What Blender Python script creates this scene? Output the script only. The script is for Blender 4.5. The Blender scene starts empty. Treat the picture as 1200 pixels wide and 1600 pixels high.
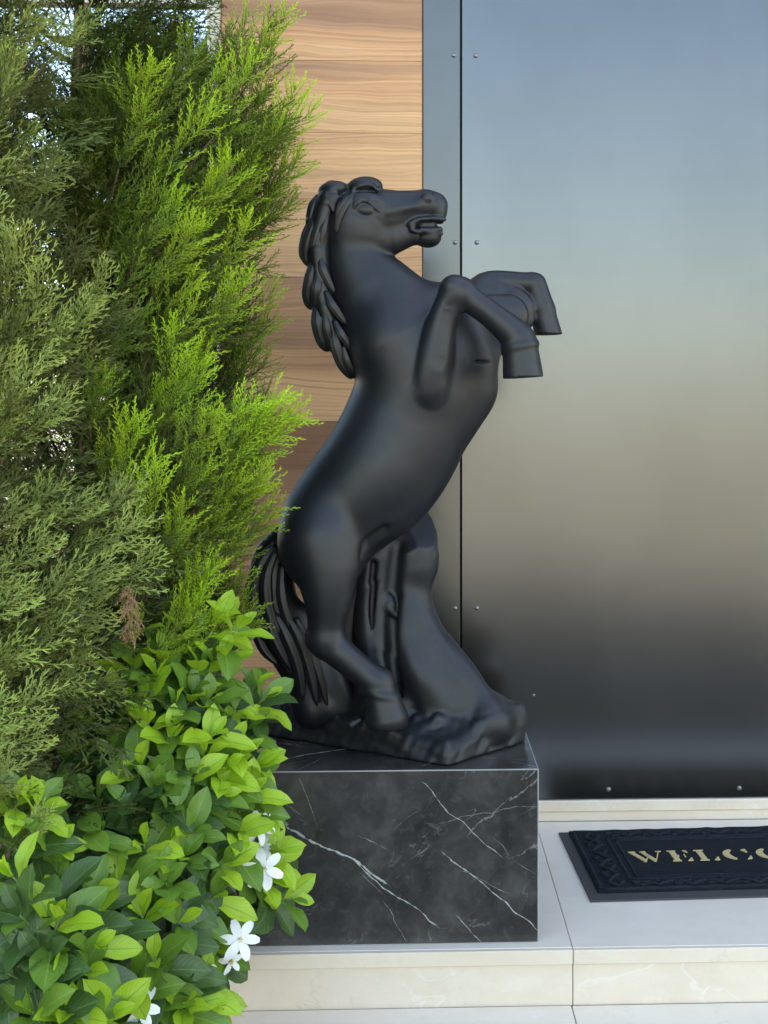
import bpy, math, random
import numpy as np
from mathutils import Vector, Matrix

# ------------------------------------------------------------------ camera, sky, sun, exposure
sc = bpy.context.scene
COL = sc.collection
R = math.radians
YAW = R(2.2); FPX = 2000.0; CX = 726.0; CY = 650.0; CZ = 1.43     # photo 1200 x 1600
cam = bpy.data.cameras.new("camera"); camo = bpy.data.objects.new("camera", cam); COL.objects.link(camo)
camo.location = (0, 0, CZ); camo.rotation_euler = (R(90), 0, -YAW)
cam.lens = FPX / 1600 * 36; cam.sensor_width = 36; cam.sensor_fit = 'AUTO'
cam.shift_x = (600 - CX) / 1600; cam.shift_y = -(800 - CY) / 1600
cam.clip_start = 0.05; cam.clip_end = 3000
sc.camera = camo

SUN_EL = R(50); SUN_AZ = R(26)       # the sun stands behind the villa, so the entrance lies in open shade
w = bpy.data.worlds.new("World"); sc.world = w; w.use_nodes = True
nt = w.node_tree; nt.nodes.clear()
sky = nt.nodes.new("ShaderNodeTexSky"); sky.sky_type = 'NISHITA'; sky.sun_disc = False
sky.sun_elevation = SUN_EL; sky.sun_rotation = SUN_AZ
sky.air_density = 1.0; sky.dust_density = 1.2; sky.ozone_density = 1.0
bg = nt.nodes.new("ShaderNodeBackground"); bg.inputs[1].default_value = 0.15
wo = nt.nodes.new("ShaderNodeOutputWorld")
nt.links.new(sky.outputs[0], bg.inputs[0]); nt.links.new(bg.outputs[0], wo.inputs[0])
sun = bpy.data.lights.new("sun", 'SUN'); sun.energy = 4.0; sun.angle = R(0.6); sun.color = (1, .93, .82)
suno = bpy.data.objects.new("sun", sun); COL.objects.link(suno)
sd = Vector((math.sin(SUN_AZ) * math.cos(SUN_EL), math.cos(SUN_AZ) * math.cos(SUN_EL), math.sin(SUN_EL)))
suno.rotation_euler = (-sd).to_track_quat('-Z', 'Y').to_euler()
suno.location = (3, 6, 9)
vs = sc.view_settings; vs.view_transform = 'Standard'; vs.look = 'None'; vs.gamma = 1; vs.use_curve_mapping = False
vs.exposure = 2.5
vs.use_white_balance = True; vs.white_balance_temperature = 8200; vs.white_balance_tint = 8
sc.cycles.use_denoising = True
sc.cycles.max_bounces = 8; sc.cycles.diffuse_bounces = 5; sc.cycles.transparent_max_bounces = 8

rng = np.random.default_rng(7); random.seed(7)

# ------------------------------------------------------------------ helpers
def U(u, v, Y):
    """point of the place seen at photo position (u, v), at distance Y from the camera along the facade normal"""
    a = (u - CX) / FPX; b = (v - CY) / FPX
    dx = a * math.cos(YAW) + math.sin(YAW); dy = -a * math.sin(YAW) + math.cos(YAW)
    t = Y / dy
    return np.array([dx * t, Y, CZ - b * t])
def Uz(u, v, z):
    b = (v - CY) / FPX; t = (CZ - z) / b
    a = (u - CX) / FPX
    return np.array([(a * math.cos(YAW) + math.sin(YAW)) * t, (-a * math.sin(YAW) + math.cos(YAW)) * t, z])

def thing(name, loc, label, cat, group=None, kind=None):
    o = bpy.data.objects.new(name, None); COL.objects.link(o); o.location = loc; o.empty_display_size = .05
    if label: o["label"] = label
    if cat: o["category"] = cat
    if group: o["group"] = group
    if kind: o["kind"] = kind
    return o
def org(parent):
    o = Vector((0, 0, 0))
    while parent is not None:
        o += parent.location; parent = parent.parent
    return np.array(o)
def mesh(name, verts, faces, mat=None, smooth=False):
    verts = np.asarray(verts, dtype=np.float32); me = bpy.data.meshes.new(name)
    if isinstance(faces, np.ndarray):
        nf, k = faces.shape
        me.vertices.add(len(verts)); me.vertices.foreach_set("co", verts.ravel())
        me.loops.add(nf * k); me.loops.foreach_set("vertex_index", faces.astype(np.int32).ravel())
        me.polygons.add(nf); me.polygons.foreach_set("loop_start", np.arange(0, nf * k, k, dtype=np.int32))
        me.update(calc_edges=True)
    else:
        me.from_pydata([tuple(v) for v in verts.tolist()], [], faces); me.update()
    if mat is not None: me.materials.append(mat)
    if smooth: me.polygons.foreach_set("use_smooth", np.ones(len(me.polygons), dtype=bool))
    return me
def obj(name, verts, faces, mat, parent=None, smooth=False):
    """verts in world space; the object hangs under its thing"""
    v = np.asarray(verts, dtype=np.float64) - org(parent)
    o = bpy.data.objects.new(name, mesh(name, v, faces, mat, smooth)); COL.objects.link(o)
    o.parent = parent
    return o
def place(name, me, parent, M):
    """an object sharing mesh data, at world matrix M"""
    o = bpy.data.objects.new(name, me); COL.objects.link(o); o.parent = parent
    o.matrix_local = Matrix.Translation(Vector(-org(parent))) @ M
    return o

class MB:
    def __init__(s): s.v = []; s.f = []
    def add(s, v, f):
        n = len(s.v); s.v += [tuple(map(float, p)) for p in v]; s.f += [tuple(i + n for i in q) for q in f]
    def box(s, x0, x1, y0, y1, z0, z1, bev=0.0):
        if bev <= 0:
            v = [(x, y, z) for z in (z0, z1) for y in (y0, y1) for x in (x0, x1)]
            s.add(v, [(0, 2, 3, 1), (4, 5, 7, 6), (0, 1, 5, 4), (1, 3, 7, 5), (3, 2, 6, 7), (2, 0, 4, 6)]); return
        b = bev; v = []; idx = {}
        for ix, x in enumerate((x0, x1)):
            for iy, y in enumerate((y0, y1)):
                for iz, z in enumerate((z0, z1)):
                    sx = b if ix == 0 else -b; sy = b if iy == 0 else -b; sz = b if iz == 0 else -b
                    for ax, p in enumerate(((x, y + sy, z + sz), (x + sx, y, z + sz), (x + sx, y + sy, z))):
                        idx[ix, iy, iz, ax] = len(v); v.append(p)
        f = []
        I = idx
        for i in (0, 1):
            a = [I[i, 0, 0, 0], I[i, 1, 0, 0], I[i, 1, 1, 0], I[i, 0, 1, 0]]; f.append(a if i else a[::-1])
            a = [I[0, i, 0, 1], I[1, i, 0, 1], I[1, i, 1, 1], I[0, i, 1, 1]]; f.append(a[::-1] if i else a)
            a = [I[0, 0, i, 2], I[1, 0, i, 2], I[1, 1, i, 2], I[0, 1, i, 2]]; f.append(a if i else a[::-1])
        c = np.array([(x0 + x1) / 2, (y0 + y1) / 2, (z0 + z1) / 2])
        def put(q):
            p = [np.array(v[i]) for i in q]; n = np.cross(p[1] - p[0], p[2] - p[0])
            f.append(q if np.dot(n, sum(p) / len(p) - c) > 0 else q[::-1])
        for i in (0, 1):
            for j in (0, 1):
                put([I[i, j, 0, 0], I[i, j, 0, 1], I[i, j, 1, 1], I[i, j, 1, 0]])
                put([I[i, 0, j, 0], I[i, 0, j, 2], I[i, 1, j, 2], I[i, 1, j, 0]])
                put([I[0, i, j, 1], I[0, i, j, 2], I[1, i, j, 2], I[1, i, j, 1]])
                for k in (0, 1): put([I[i, j, k, 0], I[i, j, k, 1], I[i, j, k, 2]])
        s.add(v, f)
    def tube(s, pts, rad, n=8, flat=1.0, cap=True, up=(0, 0, 1)):
        pts = np.asarray(pts, float); m = len(pts)
        rad = np.broadcast_to(np.asarray(rad, float), (m,))
        T = np.gradient(pts, axis=0); T /= np.linalg.norm(T, axis=1)[:, None] + 1e-12
        a = np.asarray(up, float)
        if abs(np.dot(a, T[0])) > .9: a = np.array([1., 0, 0]) if abs(T[0][0]) < .9 else np.array([0, 1., 0])
        v = []; N = a - np.dot(a, T[0]) * T[0]; N /= np.linalg.norm(N)
        for i in range(m):
            N = N - np.dot(N, T[i]) * T[i]; N /= np.linalg.norm(N) + 1e-12
            B = np.cross(T[i], N)
            for k in range(n):
                q = 2 * math.pi * k / n
                v.append(pts[i] + rad[i] * (math.cos(q) * N * flat + math.sin(q) * B))
        f = [(i * n + k, i * n + (k + 1) % n, (i + 1) * n + (k + 1) % n, (i + 1) * n + k) for i in range(m - 1) for k in range(n)]
        if cap: f += [tuple(range(n))[::-1], tuple((m - 1) * n + k for k in range(n))]
        s.add(v, f)
    def prism(s, poly, z0, z1):
        n = len(poly)
        s.add([(x, y, z0) for x, y in poly] + [(x, y, z1) for x, y in poly],
              [tuple(range(n))[::-1], tuple(range(n, 2 * n))] + [(i, (i + 1) % n, n + (i + 1) % n, n + i) for i in range(n)])
    def build(s, name, mat, parent=None, smooth=False): return obj(name, s.v, s.f, mat, parent, smooth)
def boxo(name, b, mat, parent, bev=0.0):
    m = MB(); m.box(*b, bev=bev); return m.build(name, mat, parent)
def spline(pts, n):
    """smooth curve through points"""
    p = np.asarray(pts, float); p = np.vstack([2 * p[0] - p[1], p, 2 * p[-1] - p[-2]]); out = []
    m = len(p) - 3
    for i in range(n):
        t = i / (n - 1) * m; k = min(int(t), m - 1); t -= k
        a, b, c, d = p[k:k + 4]
        out.append(.5 * (2 * b + (c - a) * t + (2 * a - 5 * b + 4 * c - d) * t * t + (3 * b - a - 3 * c + d) * t ** 3))
    return np.array(out)

# ------------------------------------------------------------------ materials
class NT:
    def __init__(s, name):
        s.m = bpy.data.materials.new(name); s.m.use_nodes = True; s.t = s.m.node_tree; s.t.nodes.clear()
        s.out = s.n("ShaderNodeOutputMaterial"); s.b = s.n("ShaderNodeBsdfPrincipled"); s.l(s.b.outputs[0], s.out.inputs[0])
    def n(s, typ, **kw):
        x = s.t.nodes.new(typ)
        for k, v in kw.items(): setattr(x, k, v)
        return x
    def l(s, a, b): s.t.links.new(a, b)
    def set(s, sock, v):
        if hasattr(v, "is_linked"): s.l(v, sock)
        else:
            try: sock.default_value = v
            except Exception: sock.default_value = (*v, 1)
    def val(s, **kw):
        for k, v in kw.items(): s.set(s.b.inputs[k.replace("_", " ")], v)
        return s
    def math(s, op, a, b=0.0, c=0.0, clamp=False):
        x = s.n("ShaderNodeMath", operation=op); x.use_clamp = clamp
        for i, q in enumerate((a, b, c)): s.set(x.inputs[i], q)
        return x.outputs[0]
    def pos(s): return s.n("ShaderNodeNewGeometry").outputs["Position"]
    def mapping(s, vec, scale=(1, 1, 1), rot=(0, 0, 0), loc=(0, 0, 0)):
        x = s.n("ShaderNodeMapping"); s.l(vec, x.inputs[0]); s.set(x.inputs[1], loc); s.set(x.inputs[2], rot); s.set(x.inputs[3], scale)
        return x.outputs[0]
    def noise(s, vec, scale, detail=4, rough=.55, dist=0.0, col=False):
        x = s.n("ShaderNodeTexNoise"); s.l(vec, x.inputs["Vector"])
        s.set(x.inputs["Scale"], scale); s.set(x.inputs["Detail"], detail); s.set(x.inputs["Roughness"], rough); s.set(x.inputs["Distortion"], dist)
        return x.outputs[1 if col else 0]
    def ramp(s, fac, stops, mode='LINEAR'):
        x = s.n("ShaderNodeValToRGB"); s.l(fac, x.inputs[0]); e = x.color_ramp; e.interpolation = mode
        while len(e.elements) > 1: e.elements.remove(e.elements[-1])
        for i, (p, c) in enumerate(stops):
            q = e.elements[0] if i == 0 else e.elements.new(p)
            q.position = p; q.color = (*c, 1) if len(c) == 3 else c
        return x.outputs[0]
    def maprange(s, v, a, b, c=0.0, d=1.0, smooth=True):
        x = s.n("ShaderNodeMapRange"); x.interpolation_type = 'SMOOTHSTEP' if smooth else 'LINEAR'
        for i, q in enumerate((v, a, b, c, d)): s.set(x.inputs[i], q)
        return x.outputs[0]
    def mix(s, f, a, b, mode='MIX'):
        x = s.n("ShaderNodeMix"); x.data_type = 'RGBA'; x.blend_type = mode
        s.set(x.inputs[0], f); s.set(x.inputs[6], a); s.set(x.inputs[7], b)
        return x.outputs[2]
    def sep(s, vec):
        x = s.n("ShaderNodeSeparateXYZ"); s.l(vec, x.inputs[0]); return x.outputs
    def comb(s, a, b, c):
        x = s.n("ShaderNodeCombineXYZ")
        for i, q in enumerate((a, b, c)): s.set(x.inputs[i], q)
        return x.outputs[0]
    def bump(s, h, strength=.3, dist=.01):
        x = s.n("ShaderNodeBump"); s.l(h, x.inputs["Height"]); s.set(x.inputs["Strength"], strength); s.set(x.inputs["Distance"], dist)
        s.l(x.outputs[0], s.b.inputs["Normal"]); return s
    def vadd(s, a, b):
        x = s.n("ShaderNodeVectorMath", operation='ADD'); s.set(x.inputs[0], a); s.set(x.inputs[1], b); return x.outputs[0]
    def vscale(s, a, k):
        x = s.n("ShaderNodeVectorMath", operation='SCALE'); s.l(a, x.inputs[0]); s.set(x.inputs[3], k); return x.outputs[0]

def m_plain(name, col, rough=.5, metal=0.0, spec=.5):
    return NT(name).val(Base_Color=col, Roughness=rough, Metallic=metal, Specular_IOR_Level=spec).m

def m_wood():
    t = NT("walnut_veneer"); p = t.pos(); oi = t.n("ShaderNodeObjectInfo"); r = oi.outputs["Random"]
    off = t.comb(t.math('MULTIPLY', r, 37.0), t.math('MULTIPLY', r, 11.0), t.math('MULTIPLY', r, 53.0))
    q = t.vadd(p, off)
    warp = t.noise(t.mapping(q, (1.1, 1, 4.0)), 1.0, 3, .5)
    q2 = t.vadd(q, t.comb(0.0, 0.0, t.math('MULTIPLY', warp, .16)))
    broad = t.noise(t.mapping(q2, (.28, 1, 5.5)), 1.0, 3, .55)
    tone = t.math('ADD', broad, t.math('MULTIPLY', t.math('SUBTRACT', r, .5), .32))
    col = t.ramp(tone, [(.30, (.29, .145, .085)), (.41, (.48, .26, .15)), (.50, (.68, .36, .185)), (.62, (.79, .455, .235))])
    lines = t.noise(t.mapping(q2, (.7, 1, 85.0)), 1.0, 5, .6)
    col = t.mix(t.maprange(lines, .42, .68, 0, .7), col, t.mix(.5, col, (.16, .085, .045, 1)))
    rings = t.n("ShaderNodeTexWave", wave_type='BANDS', bands_direction='Z', wave_profile='SIN')
    t.l(t.mapping(q2, (.25, 0, 26.0)), rings.inputs["Vector"]); rings.inputs["Scale"].default_value = 1.0
    rings.inputs["Distortion"].default_value = 3.0; rings.inputs["Detail"].default_value = 2.0
    col = t.mix(t.math('MULTIPLY', rings.outputs[1], .22), col, (.30, .17, .10, 1))
    pores = t.noise(t.mapping(q, (14, 1, 520.0)), 1.0, 2, .5)
    col = t.mix(t.maprange(pores, .58, .75, 0, .25), col, (.12, .06, .03, 1))
    t.val(Base_Color=col, Roughness=.45, Specular_IOR_Level=.25)
    t.bump(pores, .06, .002)
    return t.m

def m_steel(name, base, rough, seed):
    t = NT(name); p = t.vadd(t.pos(), (seed, 0.0, seed * 3))
    br = t.noise(t.mapping(p, (2.0, 2.0, 150.0)), 1.0, 3, .6)
    cloud = t.noise(t.mapping(p, (1.3, 1, .9)), 1.5, 4, .6)
    smear = t.noise(t.mapping(p, (7, 1, 2.0)), 1.5, 5, .65)
    rr = t.math('ADD', rough, t.math('ADD', t.math('MULTIPLY', t.math('SUBTRACT', br, .5), .012),
                                      t.math('ADD', t.math('MULTIPLY', t.math('SUBTRACT', cloud, .5), .04), t.math('MULTIPLY', t.math('SUBTRACT', smear, .5), .0))))
    col = t.mix(t.maprange(cloud, .3, .7), tuple(c * .94 for c in base) + (1,), tuple(c * 1.05 for c in base) + (1,))
    col = t.mix(t.maprange(br, .35, .65, 0, .05), col, tuple(c * .8 for c in base) + (1,))
    t.val(Base_Color=col, Metallic=1.0, Roughness=rr)
    t.bump(t.noise(p, .9, 1, .4), .04, .006)
    return t.m

def vein(t, vec, scale, width, seed, detail=6, dist=.6):
    n = t.noise(t.vadd(vec, (seed, seed * .7, seed * 1.3)), scale, detail, .55, dist)
    a = t.math('ABSOLUTE', t.math('SUBTRACT', n, .5))
    return t.maprange(a, 0.0, width, 1.0, 0.0)

def m_black_marble():
    t = NT("black_veined_marble"); p = t.pos()
    oi = t.n("ShaderNodeObjectInfo")
    wob = t.noise(p, 8.0, 3, .45, 0, True)
    pw = t.vadd(p, t.vscale(t.vadd(wob, (-.5, -.5, -.5)), .038))
    s = t.sep(pw)
    x = s[0]; yz = t.math('SUBTRACT', s[2], s[1])              # so the veins run on over the top slab
    cloud = t.noise(p, 7.0, 7, .62, .4)
    fine = t.noise(p, 34.0, 6, .65, .5)
    col = t.ramp(cloud, [(.30, (.020, .0185, .0175)), (.52, (.040, .037, .034)), (.74, (.080, .075, .070))])
    col = t.mix(t.maprange(fine, .5, .75, 0, .5), col, (.085, .083, .08, 1))
    diag = t.mapping(t.comb(x, 0.0, yz), (1, 1, 1), (0, R(38), 0))
    ds = t.mapping(diag, (.55, 1, 2.6))
    v1 = t.math('MULTIPLY', vein(t, ds, 2.3, .006, 3.1), t.maprange(t.noise(p, 4.3, 3, .5), .50, .66))
    v2 = t.math('MULTIPLY', vein(t, ds, 5.5, .007, 9.2), t.maprange(t.noise(t.vadd(p, (5, 1, 2)), 6.5, 3, .5), .52, .68))
    v3 = t.math('MULTIPLY', vein(t, p, 13.0, .012, 1.7), t.maprange(t.noise(t.vadd(p, (2, 7, 4)), 5.0, 3, .5), .54, .70))
    col = t.mix(t.math('MULTIPLY', v3, .4), col, (.34, .34, .33, 1))
    col = t.mix(t.math('MULTIPLY', v2, .35), col, (.42, .42, .41, 1))
    col = t.mix(t.math('MULTIPLY', v1, .35), col, (.55, .55, .54, 1))
    # a few long veins with their own course: (x, z) from -> to, width
    def strand(a, b, wd, amt):
        nonlocal col
        d = np.array(b) - np.array(a); L = float(np.linalg.norm(d)); d /= L
        along = t.math('ADD', t.math('MULTIPLY', t.math('SUBTRACT', x, float(a[0])), float(d[0])), t.math('MULTIPLY', t.math('SUBTRACT', yz, float(a[1])), float(d[1])))
        across = t.math('ADD', t.math('MULTIPLY', t.math('SUBTRACT', x, float(a[0])), float(-d[1])), t.math('MULTIPLY', t.math('SUBTRACT', yz, float(a[1])), float(d[0])))
        wv = t.math('MULTIPLY', t.maprange(t.noise(p, 60.0, 3, .6), .30, .70, .15, 1.6), wd)
        core = t.math('DIVIDE', t.math('ABSOLUTE', across), wv)
        k = t.maprange(core, .4, 1.3, 1.0, 0.0)
        k = t.math('MULTIPLY', k, t.math('MULTIPLY', t.maprange(along, 0.0, .03), t.maprange(along, L - .04, L, 1.0, 0.0)))
        col = t.mix(t.math('MULTIPLY', k, amt), col, (.62, .63, .62, 1))
    def XZ(u, v):
        q = U(u, v, 3.47); return (q[0], q[2] - 3.47)
    for a, b, wd, amt in (((432, 1278), (615, 1385), .0042, .9), ((545, 1345), (690, 1452), .0022, .8), ((655, 1222), (790, 1352), .0016, .75),
                          ((683, 1326), (845, 1456), .0020, .8), ((712, 1356), (800, 1402), .0009, .5), ((466, 1210), (500, 1290), .0011, .6),
                          ((425, 1240), (480, 1275), .0008, .5), ((555, 1300), (612, 1328), .0009, .6), ((708, 1430), (766, 1480), .0016, .7),
                          ((680, 1282), (850, 1258), .0009, .5), ((595, 1400), (640, 1480), .0008, .5), ((770, 1310), (800, 1345), .0009, .5),
                          ((800, 1345), (842, 1368), .0010, .6), ((560, 1365), (605, 1400), .0009, .5)):
        strand(XZ(*a), XZ(*b), wd * .72, amt * .72)
    t.val(Base_Color=col, Roughness=t.maprange(fine, .3, .7, .16, .24), Specular_IOR_Level=.5)
    return t.m

def m_cream_marble(name, base, tint, seed):
    t = NT(name); p = t.vadd(t.pos(), (seed, seed * 2, 0.0)); r = t.n("ShaderNodeObjectInfo").outputs["Random"]
    p = t.vadd(p, t.comb(t.math('MULTIPLY', r, 9.0), t.math('MULTIPLY', r, 5.0), 0.0))
    cloud = t.noise(t.mapping(p, (1, 1.6, 1.6)), 3.2, 7, .62, .6)
    col = t.mix(t.maprange(cloud, .32, .68), base + (1,), tint + (1,))
    speck = t.noise(p, 70.0, 4, .6)
    col = t.mix(t.maprange(speck, .55, .8, 0, .3), col, tuple(c * .82 for c in base) + (1,))
    dg = t.mapping(p, (1, 1, 1.4), (0, R(35), R(28)))
    v = t.math('MULTIPLY', vein(t, dg, 2.1, .007, 4.0, 5), t.maprange(t.noise(t.vadd(p, (3, 3, 1)), 3.0, 3, .5), .47, .62))
    col = t.mix(t.math('MULTIPLY', v, .32), col, (.84, .82, .78, 1))
    v2 = t.math('MULTIPLY', vein(t, dg, 3.4, .010, 8.0, 6), t.maprange(t.noise(t.vadd(p, (1, 6, 1)), 2.6, 3, .5), .50, .66))
    col = t.mix(t.math('MULTIPLY', v2, .30), col, tuple(c * .66 for c in tint) + (1,))
    dirt = t.noise(t.vadd(p, (11, 3, 2)), 5.0, 6, .65)
    col = t.mix(t.maprange(dirt, .56, .78, 0, .28), col, (.40, .36, .30, 1))
    t.val(Base_Color=col, Roughness=t.maprange(cloud, .3, .7, .30, .42), Specular_IOR_Level=.4)
    t.bump(speck, .03, .002)
    return t.m

def m_cast(name, col, rough, bump=.12, wear=.35):
    t = NT(name); p = t.pos()
    a = t.noise(p, 26.0, 5, .6); b = t.noise(p, 160.0, 3, .6)
    dust = t.noise(p, 11.0, 8, .7, .4)
    c = t.mix(t.maprange(dust, .48, .74, 0, .4), col + (1,), tuple(min(1, k * 2.4 + .007) for k in col) + (1,))
    pt = t.n("ShaderNodeNewGeometry").outputs["Pointiness"]                     # pale rubbed spots on sharp edges of the cast
    rub = t.math('MULTIPLY', t.maprange(pt, .545, .62), t.maprange(t.noise(p, 45.0, 5, .7), .46, .62))
    c = t.mix(t.math('MULTIPLY', rub, wear), c, (.16, .165, .17, 1))
    t.val(Base_Color=c, Roughness=t.math('ADD', rough, t.math('MULTIPLY', t.math('SUBTRACT', a, .5), .14)), Specular_IOR_Level=.55)
    t.bump(t.math('ADD', t.math('MULTIPLY', a, 1.0), t.math('MULTIPLY', b, .22)), bump, .003)
    return t.m

def m_needles(name, dark, mid, tip, trans=.25):
    t = NT(name)
    age = t.n("ShaderNodeAttribute", attribute_name="age").outputs["Fac"]; tone = t.n("ShaderNodeAttribute", attribute_name="tone").outputs["Fac"]
    c = t.ramp(age, [(0.0, dark), (.45, mid), (.95, tip)])  # new growth at the tips; dark end deepened for shade between clumps
    n = t.noise(t.pos(), 40.0, 2, .5)
    c = t.mix(t.maprange(n, .35, .7, 0, .35), c, t.mix(.5, c, dark + (1,)))
    hsv = t.n("ShaderNodeHueSaturation"); t.l(c, hsv.inputs["Color"])
    t.l(t.maprange(tone, 0, 1, .485, .512, False), hsv.inputs["Hue"]); t.l(t.maprange(tone, 0, 1, .8, 1.2, False), hsv.inputs["Value"])
    c = hsv.outputs[0]
    t.val(Base_Color=c, Roughness=.55, Specular_IOR_Level=.3)
    tr = t.n("ShaderNodeBsdfTranslucent"); t.l(c, tr.inputs[0]); mx = t.n("ShaderNodeMixShader"); mx.inputs[0].default_value = trans
    t.l(t.b.outputs[0], mx.inputs[1]); t.l(tr.outputs[0], mx.inputs[2]); t.l(mx.outputs[0], t.out.inputs[0])
    return t.m

def m_leaf(name, base, alt, veincol, rough, trans, vamt):
    t = NT(name); uv = t.n("ShaderNodeUVMap", uv_map="UVMap").outputs[0]; s = t.sep(uv)
    r = t.n("ShaderNodeObjectInfo").outputs["Random"]
    ax = t.math('ABSOLUTE', t.math('SUBTRACT', s[0], .5))
    mid = t.maprange(ax, .012, .045, 1.0, 0.0)
    ph = t.math('SUBTRACT', t.math('MULTIPLY', s[1], 9.0), t.math('MULTIPLY', ax, 6.5))
    fr = t.math('ABSOLUTE', t.math('SUBTRACT', t.math('FRACT', ph), .5))
    lat = t.maprange(fr, .0, .16, 1.0, 0.0)
    n = t.noise(t.comb(s[0], s[1], t.math('MULTIPLY', r, 9.0)), 3.0, 4, .6)
    c = t.mix(t.math('ADD', t.math('MULTIPLY', r, .6), t.maprange(n, .3, .7, 0, .4)), base + (1,), alt + (1,))
    c = t.mix(t.math('MULTIPLY', lat, vamt * .5), c, veincol + (1,)); c = t.mix(t.math('MULTIPLY', mid, vamt), c, veincol + (1,))
    sp_ = t.noise(t.comb(t.math('MULTIPLY', s[0], .5), s[1], t.math('MULTIPLY', r, 30.0)), 9.0, 3, .6)      # blemishes on some leaves
    c = t.mix(t.math('MULTIPLY', t.maprange(sp_, .68, .74), t.maprange(r, .55, .7)), c, (.12, .085, .03, 1))
    t.val(Base_Color=c, Roughness=rough, Specular_IOR_Level=.5)
    t.bump(t.math('ADD', t.math('MULTIPLY', lat, -.6), t.math('MULTIPLY', mid, -1.0)), .35, .0015)
    tr = t.n("ShaderNodeBsdfTranslucent"); t.l(c, tr.inputs[0]); mx = t.n("ShaderNodeMixShader"); mx.inputs[0].default_value = trans
    t.l(t.b.outputs[0], mx.inputs[1]); t.l(tr.outputs[0], mx.inputs[2]); t.l(mx.outputs[0], t.out.inputs[0])
    return t.m

def m_ground():
    t = NT("asphalt_ground"); p = t.pos()
    n = t.noise(p, 3.0, 6, .6); g = t.noise(p, 180.0, 3, .6)
    far = t.noise(p, .05, 4, .5)
    c = t.mix(n, (.05, .05, .05, 1), (.075, .072, .068, 1)); c = t.mix(t.maprange(g, .5, .8, 0, .5), c, (.13, .125, .115, 1))
    sx = t.sep(p); yy = t.math('SUBTRACT', sx[1], t.math('MULTIPLY', t.math('MAXIMUM', sx[0], 0.0), 1.1)); pale_ground = t.mix(n, (.235, .215, .18, 1), (.31, .285, .24, 1))           # driveway near the house; pale unseen ground beyond, edge shaped for the door's reflection
    c = t.mix(t.maprange(t.math('ADD', yy, t.math('MULTIPLY', n, .6)), -5.6, -4.9, 1.0, 0.0), c, pale_ground)
    t.val(Base_Color=c, Roughness=.85); t.bump(g, .4, .006)
    return t.m
def m_soil():
    t = NT("soil"); p = t.pos(); n = t.noise(p, 25.0, 7, .7)
    t.val(Base_Color=t.ramp(n, [(.3, (.018, .012, .008)), (.7, (.075, .052, .035))]), Roughness=.95); t.bump(n, .9, .03)
    return t.m
def m_bark():
    t = NT("bark"); p = t.pos(); n = t.noise(t.mapping(p, (18, 18, 4)), 1.0, 6, .7)
    t.val(Base_Color=t.ramp(n, [(.3, (.05, .028, .018)), (.7, (.19, .115, .07))]), Roughness=.9); t.bump(n, .7, .01)
    return t.m
def m_pile(name, base, hi):
    t = NT(name); p = t.pos()
    n = t.noise(p, 420.0, 3, .7); w_ = t.noise(t.mapping(p, (14, 40, 1), (0, 0, R(12))), 1.0, 5, .65, 1.2)
    c = t.mix(t.maprange(n, .4, .75), base + (1,), hi + (1,)); c = t.mix(t.maprange(w_, .52, .72, 0, .6), c, hi + (1,))
    t.val(Base_Color=c, Roughness=.95, Specular_IOR_Level=.2); t.bump(t.math('ADD', n, t.math('MULTIPLY', w_, 2.5)), .8, .006)
    return t.m
def m_render():
    t = NT("taupe_render"); p = t.pos(); n = t.noise(p, 60.0, 5, .65)
    t.val(Base_Color=t.mix(n, (.15, .135, .115, 1), (.20, .18, .155, 1)), Roughness=.9); t.bump(n, .3, .004)
    return t.m

M = dict(
    wood=m_wood(), steel=m_steel("dark_brushed_steel", (.122, .129, .137), .20, 0.0), steel2=m_steel("frame_steel", (.104, .108, .112), .26, 4.0),
    gap=m_plain("door_gap", (.012, .012, .012), .8), rivet=m_plain("rivet_steel", (.26, .265, .27), .42, 1.0),
    bmarble=m_black_marble(), mitre=m_plain("pale_mitre_edge", (.33, .335, .34), .5),
    tread=m_cream_marble("grey_white_marble", (.76, .66, .555), (.81, .715, .61), 0.0), riser=m_cream_marble("cream_marble", (.71, .58, .455), (.755, .64, .515), 5.0),
    horse=m_cast("satin_black_resin", (.0060, .0076, .0108), .48), rock=m_cast("black_cast_rock", (.0075, .0090, .0118), .52, .3, .8), hair=m_cast("black_cast_hair", (.0042, .0050, .0066), .44),
    ground=m_ground(), soil=m_soil(), bark=m_bark(), render=m_render(),
    pile=m_pile("navy_black_pile", (.006, .008, .012), (.028, .034, .044)), ridge=m_pile("ridged_pile", (.010, .013, .018), (.045, .052, .062)),
    rubber=m_plain("grey_rubber", (.05, .05, .05), .8), gold=m_plain("gold_pile", (.56, .42, .20), .9),
    glass=m_plain("mirror_glass", (.72, .78, .82), .03, 1.0), frame=m_plain("cream_frame", (.66, .60, .48), .5), brownframe=m_plain("brown_mullion", (.22, .13, .09), .5),
)

# ------------------------------------------------------------------ the setting
YW = 4.50                                   # plane of the facade
PX = U(895, 1485, 3.425)[0]                 # joint between the slabs
g = MB(); g.add([(-900, -900, -.158), (900, -900, -.158), (900, 900, -.158), (-900, 900, -.158)], [(0, 1, 2, 3)])
go = g.build("ground", M['ground']); go["kind"] = "structure"

path = thing("paved_path", (0, 3, -.154), "grey white marble paving in front of the step", None, kind="structure")
xs = [-.520, PX - .004 - .0, PX + .9, PX + 1.8]
for j, (y0, y1) in enumerate(((3.06, 3.418),)):
    for i in range(3):
        boxo("paving_slab", (xs[i] + .0015, xs[i + 1] - .0015, y0, y1, -.20, -.150 - .0006 * ((i + j) % 2)), M['tread'], path, .0015)

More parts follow.
